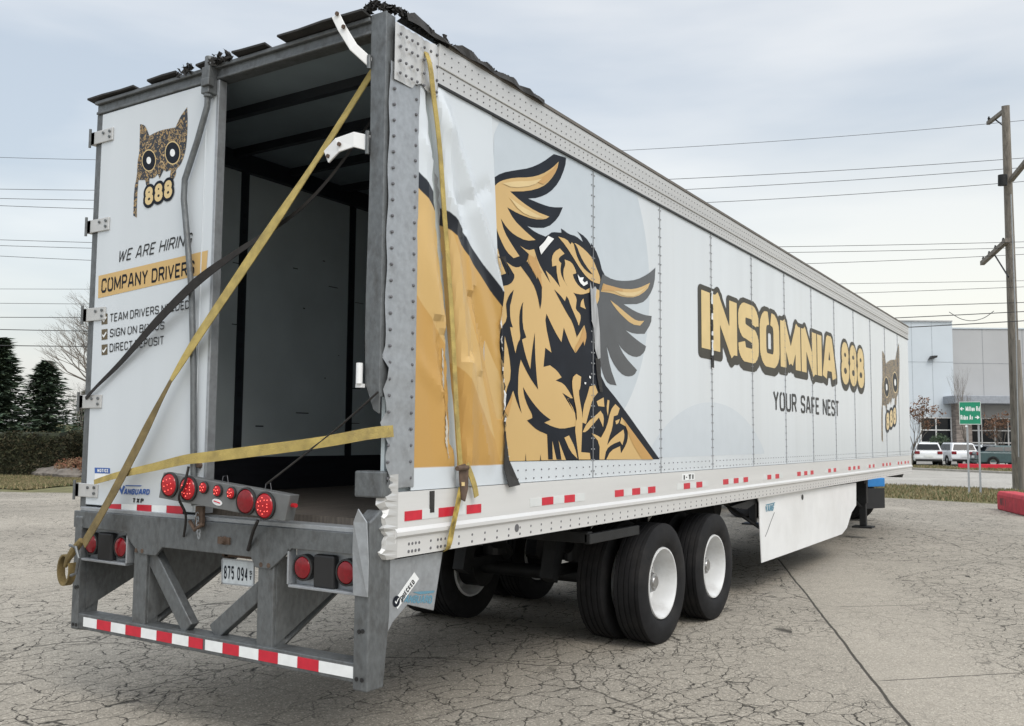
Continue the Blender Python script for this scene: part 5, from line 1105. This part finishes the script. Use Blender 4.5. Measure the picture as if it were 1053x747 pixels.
# ------------------------------------------------------------------ parked cars
def car(label, u, wdp, ang, body, kind='suv', prop=None, tail=True):
    p = WP(u, 470, wdp); p.z = 0
    t = thing('parked_car', label, 'car', p, yaw+ang, 'cars parked in front of the building')
    H = 1.60 if kind == 'suv' else 1.45; hw = .92
    low = [(-2.3, .30), (-2.36, .55), (-2.32, .92), (-2.2, 1.02), (.9, 1.0), (1.95, .86), (2.3, .66), (2.34, .40), (2.2, .28)]
    roof = [(-2.22, 1.0), (-1.95, H-.06), (-1.6, H), (.1, H), (.95, 1.0)] if kind == 'suv' else [(-1.75, 1.0), (-1.1, H-.03), (-.8, H), (.15, H), (1.05, .98)]
    b = MB(); b.prism([(-hw, y, z) for y, z in low], (2*hw, 0, 0)); bo = b.build('body', body, t, bevel=.07)
    b = MB(); n = len(roof); V = [(-(hw-.05) if z < 1.1 else -(hw-.22), y, z) for y, z in roof]+[((hw-.05) if z < 1.1 else (hw-.22), y, z) for y, z in roof]
    b.add(V, [tuple(range(n)), tuple(range(2*n-1, n-1, -1))]+[(i, i+1, n+i+1, n+i) for i in range(n-1)]+[(0, n-1, 2*n-1, n)]); cab_ = b.build('cabin', body, t, bevel=.05)
    def pane(name, a, c, wa, wc):
        (ya, za), (yc, zc) = a, c; nrm = Vector((0, zc-za, -(yc-ya))).normalized()*(.022 if yc > ya else -.022)
        if nrm.z < 0: nrm = -nrm
        b = MB(); b.prism([Vector((-wa, ya, za))+nrm, Vector((wa, ya, za))+nrm, Vector((wc, yc, zc))+nrm, Vector((-wc, yc, zc))+nrm], nrm*.4); b.build(name, m_glass, cab_)
    r_ = roof; L1 = lambda p, q, t_: (p[0]+(q[0]-p[0])*t_, p[1]+(q[1]-p[1])*t_)
    pane('rear_window', L1(r_[0], r_[1], .16), L1(r_[0], r_[1], .88), hw-.18, hw-.30); pane('windshield', L1(r_[4], r_[3], .08), L1(r_[4], r_[3], .90), hw-.15, hw-.30)
    for s_ in (-1, 1):
        for (ya, yb, yc, yd) in ((-1.9, -.75, -.75, -1.55), (-.68, .72, .15, -.68)):
            e0 = hw-.05-.17*(.15); e1 = hw-.05-.17*.86; zb = 1.08; zt = H-.10
            b = MB(); b.prism([(s_*(e0+.012), ya, zb), (s_*(e0+.012), yb, zb), (s_*(e1+.012), yc, zt), (s_*(e1+.012), yd, zt)], (s_*.008, 0, 0)); b.build('side_window', m_glass, cab_)
        for y in (-1.42, 1.42):
            g = MB().lathe([(-.11, .20), (-.115, .31), (-.09, .345), (.09, .345), (.115, .31), (.10, .20), (.06, .19), (.05, 0)], (0, 0, 0), 'x', 28).build('wheel', m_rubber, t, smooth=True); g.location = (s_*.83, y, .345)
            r2 = MB().lathe([(s_*.105, .20), (s_*.09, .17), (s_*.08, .05), (s_*.085, 0)], (0, 0, 0), 'x', 16).build('rim', m_chrome, g)
            MB().lathe([(s_*.93, .39), (s_*.945, .39), (s_*.945, .36), (s_*.93, .36)], (0, y, .345), 'x', 28).build('wheel_arch', m_rubberblack, t)
        b = MB(); b.box(s_*.72-.16, s_*.72+.16, -2.375, -2.2, .80, 1.0); b.build('tail_light', m_lens, t, bevel=.03)
        b = MB(); b.box(s_*.68-.2, s_*.68+.2, 2.14, 2.31, .64, .78); b.build('headlight', m_tapew, t, bevel=.03)
        MB().box(s_*1.0-.09, s_*1.0+.09, .55, .70, 1.0, 1.14).build('mirror', body, t, bevel=.03)
        if kind == 'suv': MB().box(s_*.62-.02, s_*.62+.02, -1.6, .1, H+.01, H+.05).build('roof_rail', m_rubberblack, t)
    MB().box(-.26, .26, -2.385, -2.365, .62, .76).build('licence_plate', m_tapew, t)
    MB().box(-.85, .85, -2.40, -2.2, .30, .46).build('bumper', m_rubberblack if kind == 'suv' else body, t, bevel=.03)
    MB().box(-.6, .6, 2.28, 2.36, .40, .62).build('grille', m_rubberblack, t, bevel=.02)
    return t
m_cw = M('car_white', (.72, .74, .76), .15, var=.02); m_cs = M('car_silver', (.52, .54, .55), .18, var=.03); m_cg = M('car_dark_teal', (.05, .09, .095), .15)
car('white sport utility car seen from behind, nearest to the trailer nose', 950.5, 66, -.30, m_cw)
car('white hatchback with dark rear window in the middle of the row beside the sign post', 981, 66.5, -.14, m_cw)
car('silver white car facing the road beside the wooden pole', 1017, 69, PI-.44+.45, m_cs, 'sedan')
car('dark teal saloon parked behind the wooden pole', 1040, 61.5, -1.75, m_cg, 'sedan')
kb = MB(); a = WP(985, 470, 59); c = WP(1100, 470, 57); kb.box(0, (c-a).length, -.12, .12, 0, .28); o = kb.build('red_kerb_wall', m_red.copy(), None, bevel=.02); o.data.materials[0].name = 'red_kerb_paint'
o.location = (a.x, a.y, 0); d_ = c-a; o.rotation_euler = (0, 0, math.atan2(d_.y, d_.x)); tag(o, 'low red painted kerb wall in front of the parked cars', 'kerb')

# ------------------------------------------------------------------ utility poles and wires
m_pole = M('weathered_pole', (.20, .18, .155), .9, var=.35, scale=5, stretch=(4, 4, .25), bump=.8, bscale=20, dirt=.4, dirtc=(.08, .07, .06))
pb = GP(1047, 503.5); dpt = 32.3
UP = thing('utility_pole', 'tall weathered wooden utility pole with offset crossarms behind the red block', 'utility pole', (pb.x, pb.y, 0)); uo = UP.location.copy()
W3 = lambda u, v, w_=dpt: WP(u, v, w_)-uo
ptop = W3(1034, 109)
MB().tube([Vector((0, 0, -.3)), ptop*.5+Vector((0, 0, 0)), ptop], [.185, .165, .13], 14).build('pole', m_pole, UP, smooth=True)
def arm(p, q, nm='crossarm', r=.06):
    b = MB(); p = Vector(p); q = Vector(q); t = (q-p).normalized(); a = Vector((0, 0, 1)); n = t.cross(a).normalized(); V = []
    for o_ in (p, q): V += [o_+n*r-a*r, o_-n*r-a*r, o_-n*r+a*r, o_+n*r+a*r]
    b.add(V, [(0, 1, 2, 3), (7, 6, 5, 4)]+[(k, 4+k, 4+(k+1) % 4, (k+1) % 4) for k in range(4)]); return b.build(nm, m_pole, UP)
def insul(parent, p, up=1):
    MB().lathe([(0, .02), (.04, .05), (.06, .03), (.09, .055), (.12, .03), (.16, .03), (.17, 0)], Vector(p)+Vector((0, 0, .05)), 'z', 10).build('insulator', m_steel, parent, smooth=True)
a1 = arm(W3(1034, 113), W3(1016, 127, 33.6)); a2 = arm(W3(1036, 247), W3(1010, 271, 35.5), r=.075); arm(W3(1040, 185), W3(1062, 158, 31.0), r=.075)
MB().tube([W3(1022, 261, 34.2), W3(1037, 285)], .03, 6).build('arm_brace', m_steel, UP); MB().tube([W3(1022, 122, 33.2), W3(1035, 132)], .025, 6).build('arm_brace', m_steel, UP)
for k in (.15, .45, .7, .95): insul(a2, W3(1036, 247).lerp(W3(1010, 271, 35.5), k))
insul(a1, W3(1017, 126, 33.5)); 
MB().tube([W3(1031, 180), W3(1031, 191)], .15, 12).build('transformer', m_steel, UP, smooth=True)
MB().tube([W3(1039.6, 200, dpt-.16), W3(1045, 350, dpt-.2), W3(1047.5, 470, dpt-.22)], .022, 6).build('cable_riser', m_galvl, UP)
pb2 = GP(1053.5, 505); P2 = MB().tube([(0, 0, -.3), (-.1, 0, 5.3)], [.16, .14], 12).build('pole_stub', m_pole, None, smooth=True); P2.location = (pb2.x+.02, pb2.y-.4, 0); tag(P2, 'short wooden stub pole standing tight against the tall utility pole', 'pole')
m_wire = M('black_wire', (.03, .03, .032), .6)
wires = [ # (right px, mid px, left px), depths, radius
 ((1150, 114), (620, 153), (-80, 159), (33, 34, 37), .011), ((1150, 155), (680, 188), (-80, 193), (33, 34, 35), .013), ((1150, 164), (690, 199), (-80, 202), (33, 34, 35), .013), ((1150, 178), (712, 211), (-80, 208), (33.3, 34, 35), .013),
 ((1150, 246), (810, 257), (-80, 244), (32, 33, 34), .012), ((1150, 252), (830, 264), (-80, 250), (33, 34, 34), .012), ((1150, 256), (845, 270), (-80, 259), (34, 34, 35), .012),
 ((1150, 287), (860, 294), (-80, 297), (32, 33, 35), .010), ((1150, 291), (880, 304), (-80, 311), (32, 33, 35), .011), ((1150, 308), (900, 318), (-80, 326), (32, 33, 35), .016),
 ((1150, 315), (915, 329), (-80, 337), (32.3, 33, 35), .019), ((1150, 324), (935, 341), (-80, 354), (31.5, 33, 35), .021)]
wl = ['highest thin wire', 'second wire from the top', 'third wire from the top', 'fourth wire from the top', 'upper wire of the middle trio', 'centre wire of the middle trio', 'lower wire of the middle trio', 'faint thin wire under the middle trio', 'fifth wire from the bottom cable', 'upper thick cable', 'middle thick cable', 'lowest and thickest cable']
for (r3, m3, l3, dp, rad), lb in zip(wires, wl):
    A_, B_, C_ = WP(*r3, dp[0]), WP(*m3, dp[1]), WP(*l3, dp[2]); tm = (r3[0]-m3[0])/(r3[0]-l3[0]); pts = []
    # parabola in the vertical plane through both ends, passing the middle height
    zl = A_.z+(C_.z-A_.z)*tm; sag = (B_.z-zl)/(tm*(1-tm)); sag = max(-3.5, min(sag, 1.2))
    rad *= .8
    for i in range(41): t_ = i/40; p = A_.lerp(C_, t_); p.z += sag*t_*(1-t_); pts.append(p)
    tag(MB().tube(pts, rad, 5).build('overhead_wire', m_wire), lb+' among the lines running to the utility pole', 'wire', 'overhead wires')
w_ = MB().tube(smooth_path([WP(1022, 320, 32.2), WP(1012, 327, 32.3), WP(1000, 330, 32.4), WP(988, 328, 32.5), WP(976, 321, 32.6)]), .012, 5).build('overhead_wire', m_wire); tag(w_, 'drooping loop of cable hanging left of the wooden pole', 'wire', 'overhead wires')

# ------------------------------------------------------------------ street sign
g0 = GP(997.5, 508); g1 = GP(1009.5, 508); SG = thing('street_sign', 'green and white direction sign with two street names on two posts', 'sign', (g0.x, g0.y, 0), math.radians(12)); so_ = SG.location.copy(); Rz = Matrix.Rotation(-math.radians(12), 3, 'Z')
wS = (g0-Vector(CAM)).dot(Vector(_f))
zt_ = WP(989, 413, wS).z; zb_ = WP(989, 436.5, wS).z; xa = -.27; xb = .37
m_green = M('sign_green', (.006, .24, .13), .4, var=.05)
for x in (-.02, .32): b = MB(); b.box(x-.03, x+.03, .0, .03, -.2, zt_); b.build('sign_post', m_galvl, SG)
xa, xb = -.25, .40
sg_ = MB().box(xa, xb, -.02, -.005, zb_, zt_).build('sign_panel', m_green, SG)
b = MB(); t_ = .012
b.box(xa, xb, -.024, -.0205, zb_, zb_+t_*1.3); b.box(xa, xb, -.024, -.0205, zt_-t_, zt_); b.box(xa, xa+t_, -.024, -.0205, zb_+.02, zt_-.02); b.box(xb-t_, xb, -.024, -.0205, zb_+.02, zt_-.02); b.build('sign_border', m_tapew, sg_)
hS = zt_-zb_
def sgt(text, x0_, x1_, f0, f1, **k): put_text('lettering', text, .2, lambda s, t: Vector((xa+(xb-xa)*(x0_+(x1_-x0_)*s), -.0225, zb_+hS*(f0+(f1-f0)*t))), m_tapew, sg_, **k)
sgt('<', .04, .24, .58, .80, h=.05); sgt('Milton Rd'.replace('R', 'R'), .30, .95, .58, .80, h=.04, gap=.12); sgt('Ridge Av', .05, .62, .20, .42, h=.04, gap=.12); sgt('>', .70, .93, .20, .42, h=.05)
MB().box(-.08, -.02, -.03, 0, zb_-.09, zb_-.03).build('tag_plate', m_tapew, SG)

# ------------------------------------------------------------------ red concrete block
c0 = GP(1025.5, 524); c1 = GP(1053, 531); dd = (c1-c0).normalized(); rb_ = thing('concrete_block', 'red painted concrete block with carved letters at the foot of the poles', 'barrier', c0, math.atan2(dd.y, dd.x)); Lb = 2.4
b = MB(); b.prism([(0, 0, 0), (0, 0, .38), (0, .04, .47), (0, .46, .47), (0, .5, .40), (0, .5, 0)], (Lb, 0, 0)); blk_ = b.build('block', M('red_concrete', (.45, .035, .05), .8, var=.2, scale=6, bump=.5, dirt=.4, dirtc=(.28, .06, .06)), rb_, bevel=.03)
for tx, xx in (('N', .30), ('T', .47), ('I', .72), ('R', .92), ('E', 1.16)):
    if tx in 'NTI': put_text('lettering', tx, .22, lambda s, t, xx=xx: Vector((xx+.11*s*(1 if tx != 'I' else .3), -.003, .12+.2*t)), m_char, blk_, h=.06)

# ------------------------------------------------------------------ vegetation
m_bark = M('bark', (.10, .085, .07), .95, var=.3, scale=8, bump=.5)
m_twig = M('grey_twigs', (.17, .15, .13), .95, var=.2)
ever = [M('needle_dark', (.030, .052, .032), .9, var=.3), M('needle_mid', (.050, .080, .048), .9, var=.3), M('needle_light', (.075, .105, .060), .9, var=.3)]
def conifer(label, u, vt, vb, wdp, wpx, seed, cat='tree'):
    r_ = random.Random(seed); base = WP(u, vb, wdp); base.z = 0; H = WP(u, vt, wdp).z; R0 = wpx*wdp/FPX/2*1.5
    t = thing('evergreen_tree', label, cat, base, 0, 'evergreen trees behind the hedge')
    MB().tube([(0, 0, -.2), (0, 0, H*.6), (0, 0, H*.97)], [.18, .09, .02], 8).build('trunk', m_bark, t)
    b = MB(); n = int(190*H/6)
    for k in range(n):
        f = (k+r_.random())/n; z = H*(.06+.92*f); rad = R0*(1-f)**.72*r_.uniform(.75, 1.12)+.05; a = k*2.399+r_.uniform(-.3, .3)
        d = Vector((math.cos(a), math.sin(a), 0)); up = .10+.3*f
        for q in range(34):
            t_ = (q+r_.random())/34; c = d*rad*t_+Vector((0, 0, z+rad*t_*(up-.25*t_))); s_ = (.13+.13*(1-t_))*H/6*r_.uniform(.7, 1.3); w_s = rad*.22*(1-t_*.6)
            c += Vector((r_.uniform(-1, 1)*w_s, r_.uniform(-1, 1)*w_s, r_.uniform(-1, .6)*w_s*.5)); e_ = d*s_*1.6+Vector((r_.uniform(-1, 1), r_.uniform(-1, 1), r_.uniform(-.6, .4)))*s_
            g_ = Vector((-d.y, d.x, r_.uniform(-.6, .6)))*s_*.45
            b.add([c-g_, c+g_, c+e_], [(0, 1, 2)], r_.choice((0, 0, 1, 1, 2)))
    b.build('crown', ever, t, fixn=False); return t
conifer('tall dark evergreen cut by the left edge of the picture', -6, 344, 480, 52, 62, 1)
conifer('broad dark cone shaped evergreen in the middle behind the hedge', 43, 369, 480, 54, 66, 2)
conifer('small distant evergreen just left of the trailer door', 87, 400, 462, 95, 24, 3)
conifer('evergreen hidden mostly behind the trailer door', 118, 380, 480, 60, 60, 4)
def bare_tree(name, label, base, H, seed, spread=.5, r0=.1, depth=6, mat=None, leaves=None, nl=0, lean=(0, 0), group=None, start=.25):
    r_ = random.Random(seed); t = thing(name, label, 'tree', base, 0, group); b = MB(); tw = MB(); tips = []
    def grow(p, d, l, r, lv):
        n = 4; pts = [p]
        for i in range(n):
            d = (d+Vector((r_.uniform(-1, 1), r_.uniform(-1, 1), r_.uniform(-.3, .6)))*.13).normalized(); p = p+d*l/n; pts.append(p)
        (b if lv < 2 else tw).tube(pts, [r*(1-.45*i/n) for i in range(n+1)], 7 if lv < 2 else (4 if lv < 4 else 3), cap=False)
        if lv >= depth: tips.append(p); return
        k = r_.choice((2, 3, 3)) if lv > 0 else 5
        for i in range(k):
            q = pts[-1] if (lv and i < 2) else pts[r_.randint(1 if lv else 2, n)]
            a = r_.uniform(0, 2*PI); s_ = r_.uniform(.35, .9)*spread*1.4; side_ = Vector((math.cos(a), math.sin(a), 0)); nd_ = (d+side_*s_+Vector((lean[0], lean[1], .18))).normalized()
            grow(q, nd_, l*r_.uniform(.62, .82), r*.55, lv+1)
    grow(Vector((0, 0, -.1)), Vector((0, 0, 1)), H*start*1.25, r0, 0)
    b.build('trunk', m_bark, t); tw.build('crown', mat or m_twig, t, fixn=False)
    if leaves:
        lb_ = MB()
        for _ in range(nl):
            c = r_.choice(tips)+Vector([r_.uniform(-.2, .2) for _ in range(3)]); s_ = r_.uniform(.06, .14); a = [Vector([r_.uniform(-1, 1) for _ in range(3)])*s_ for _ in range(3)]
            lb_.add([c+q for q in a], [(0, 1, 2)])
        lb_.build('leaves', leaves, t, fixn=False)
    return t
tb = GP(112, 494); bare_tree('bare_tree', 'bare grey tree spreading its branches left of the trailer door', (tb.x, tb.y, 0), 8.6, 12, .72, .22, 7, lean=(-.22, -.13), start=.22)
tb = WP(84, 470, 70); bare_tree('bare_tree', 'low bare tree behind the evergreens left of the door', (tb.x, tb.y, 0), 6, 14, .5, .08, 6)
bl = M('brown_leaves', (.16, .085, .05), .9, var=.4)
tb = WP(937, 470, 62); bare_tree('small_tree', 'small tree with clinging brown leaves beside the nose of the trailer', (tb.x, tb.y, 0), 4.4, 15, .5, .06, 6, leaves=bl, nl=900)
tb = WP(1034, 470, 64); bare_tree('small_tree', 'small tree with brown leaves in front of the windows left of the pole', (tb.x, tb.y, 0), 3.6, 16, .5, .05, 6, leaves=bl, nl=600)
tb = WP(997, 470, 70); bare_tree('bare_tree', 'slender bare tree rising above the green street sign', (tb.x, tb.y, 0), 7.2, 18, .22, .06, 6)
def bush(name, label, base, rx, ry, H, n, seed, mats, cat='shrub', s=.07, box=False):
    r_ = random.Random(seed); b = MB()
    for _ in range(n):
        if box:
            x, y, z = r_.uniform(-1, 1), r_.uniform(-1, 1), r_.random(); f_ = r_.randrange(4)
            if f_ == 0: z = 1
            elif f_ in (1, 2): y = -1
            else: x = r_.choice((-1, 1))
            k = 1-.10*r_.random()-.05*math.sin(x*9)*math.sin(z*5+x*4); edge_ = 1-.10*max(0, z-.8)*5*(abs(y) > .9)
            c = Vector((x*rx*(.995), y*ry*k*edge_, z*H*(1-.06*abs(math.sin(x*7+1.3))*(1 if z > .9 else 0))*k))
        else:
            v = Vector([r_.gauss(0, 1) for _ in range(3)]).normalized()*r_.uniform(.6, 1.05); c = Vector((v.x*rx, v.y*ry, H*.5+v.z*H*.5))
        a = [Vector([r_.uniform(-1, 1) for _ in range(3)])*s*r_.uniform(.6, 1.4) for _ in range(3)]; b.add([c+q for q in a], [(0, 1, 2)], r_.randrange(len(mats)))
    o = b.build(name, mats, None, fixn=False); o.location = base; return tag(o, label, cat)
hm = [M('hedge_dark', (.020, .024, .010), .95, var=.4), M('hedge_mid', (.040, .042, .018), .95, var=.4), M('hedge_brown', (.055, .045, .022), .95, var=.4)]
def hedge(label, ua, ub, v, H, dpth, seed):
    a = GP(ua, v); c = GP(ub, v); d = c-a; mid = (a+c)/2; n_ = Vector((-d.y, d.x, 0)).normalized(); ang = math.atan2(d.y, d.x)
    t = thing('hedge', label, 'hedge', mid+n_*dpth, ang); rx = d.length/2
    b = MB(); N_ = int(rx*8); V = []
    for i in range(N_+1):
        x = -rx+.25+(2*rx-.5)*i/N_; w1_ = .06*math.sin(i*1.7)
        V += [(x, -dpth+.15+w1_, 0), (x, -dpth+.12+w1_, H*.9), (x, -dpth+.3, H*.97+.03*math.sin(i*2.3)), (x, dpth-.3, H*.97+.03*math.sin(i)), (x, dpth-.15, 0)]
    b.add(V, [(i*5+k, i*5+5+k, i*5+6+k, i*5+1+k) for i in range(N_) for k in range(4)]+[(0, 1, 2, 3, 4), tuple(N_*5+k for k in range(4, -1, -1))]); b.build('core', hm[0], t)
    o = bush('foliage', '', (0, 0, 0), rx, dpth, H, int(rx*2*1900), seed, hm, s=.075, box=True); o.parent = t
    for k in ('label', 'category'): del o[k]
hedge('long clipped dark hedge at the left edge behind the lawn', -80, 64, 490.5, 1.82, .9, 21)
hedge('second clipped hedge section right of the long one, beside the trailer door', 66, 150, 489, 1.90, .9, 22)
p = GP(80, 492); bush('dry_shrub', 'small reddish dry shrub at the end of the hedge by the trailer door', (p.x, p.y, 0), 1.5, .5, .8, 1600, 24, [M('red_twigs', (.22, .10, .06), .9, var=.4), M('tan_twigs', (.25, .16, .09), .9)], s=.06)
r_ = random.Random(9)
for k, lb in zip(range(4), ('flat grey boulder in front of the hedge, leftmost', 'long low boulder at the lawn edge in front of the hedge', 'small rounded boulder beside the reddish shrub', 'low boulder nearest the trailer hinge')):
    p = GP((40, 52, 63, 76)[k], (489.6, 490.4, 490.9, 492.2)[k]); bm = bmesh.new(); bmesh.ops.create_icosphere(bm, subdivisions=3, radius=1)
    for v in bm.verts:
        v.co *= 1+.16*math.sin(v.co.x*4+k)*math.cos(v.co.y*5-k)+.08*math.sin(v.co.z*9); v.co = Vector((v.co.x*r_.uniform(.93, 1.07)*(1.0+.2*(k == 1)), v.co.y*.6, v.co.z*.32))
    me = bpy.data.meshes.new('boulder'); bm.to_mesh(me); bm.free(); me.materials.append(M('boulder_stone', (.17, .15, .13), .95, var=.3, scale=4, bump=.8)); o = bpy.data.objects.new('boulder', me); COL.objects.link(o); o.location = (p.x, p.y, .08); tag(o, lb, 'rock', 'boulders in front of the hedge')
tb = WP(967, 470, 80); bush('round_shrub', 'small round evergreen shrub in front of the office windows', (tb.x, tb.y, 0), .95, .95, 2.3, 2600, 27, [ever[1], ever[2]], s=.10)
# grassy mound beyond the hedge and a far line of trees closing the horizon
b = MB(); mc = WP(78, 449, 110); n = 24
V = [(0, 0, 2.9)]
for ring in range(1, 7):
    for k in range(n): a = 2*PI*k/n; rr2 = ring/6; V.append((math.cos(a)*34*rr2, math.sin(a)*16*rr2, 2.9*(math.cos(rr2*PI)*.5+.5)+.12*math.sin(k*2.1)*(ring < 6)))
F = [(0, 1+k, 1+(k+1) % n) for k in range(n)]
for ring in range(5): F += [(1+ring*n+k, 1+(ring+1)*n+k, 1+(ring+1)*n+(k+1) % n, 1+ring*n+(k+1) % n) for k in range(n)]
b.add(V, F); o = struct(b.build('hill', m_grass, smooth=True)); o.location = (mc.x, mc.y, -.05)
far = MB(); r_ = random.Random(31); fm = [M('far_wood', (.06, .06, .052), .95, var=.3), M('far_wood_dark', (.035, .042, .035), .95, var=.3)]
for k in range(26000):
    a = r_.uniform(-2.2, 2.2)+yaw*0; R_ = r_.uniform(330, 380); x = -math.sin(a)*R_; y = math.cos(a)*R_; h_ = 6.5+2.5*math.sin(a*23)+2*math.sin(a*61+1)+1.2*math.sin(a*140); z = r_.random()**.8*h_
    if -.30 < math.atan2(-x, y) < .10: continue
    s_ = r_.uniform(.5, 1.4); far.add([(x+r_.uniform(-s_, s_)*1.2, y+r_.uniform(-s_, s_)*1.2, z+r_.uniform(-s_, s_)) for _ in range(3)], [(0, 1, 2)], r_.randrange(2))
tag(far.build('far_woods', fm, None, fixn=False), 'distant leafless wood along the horizon', 'trees', kind='stuff')
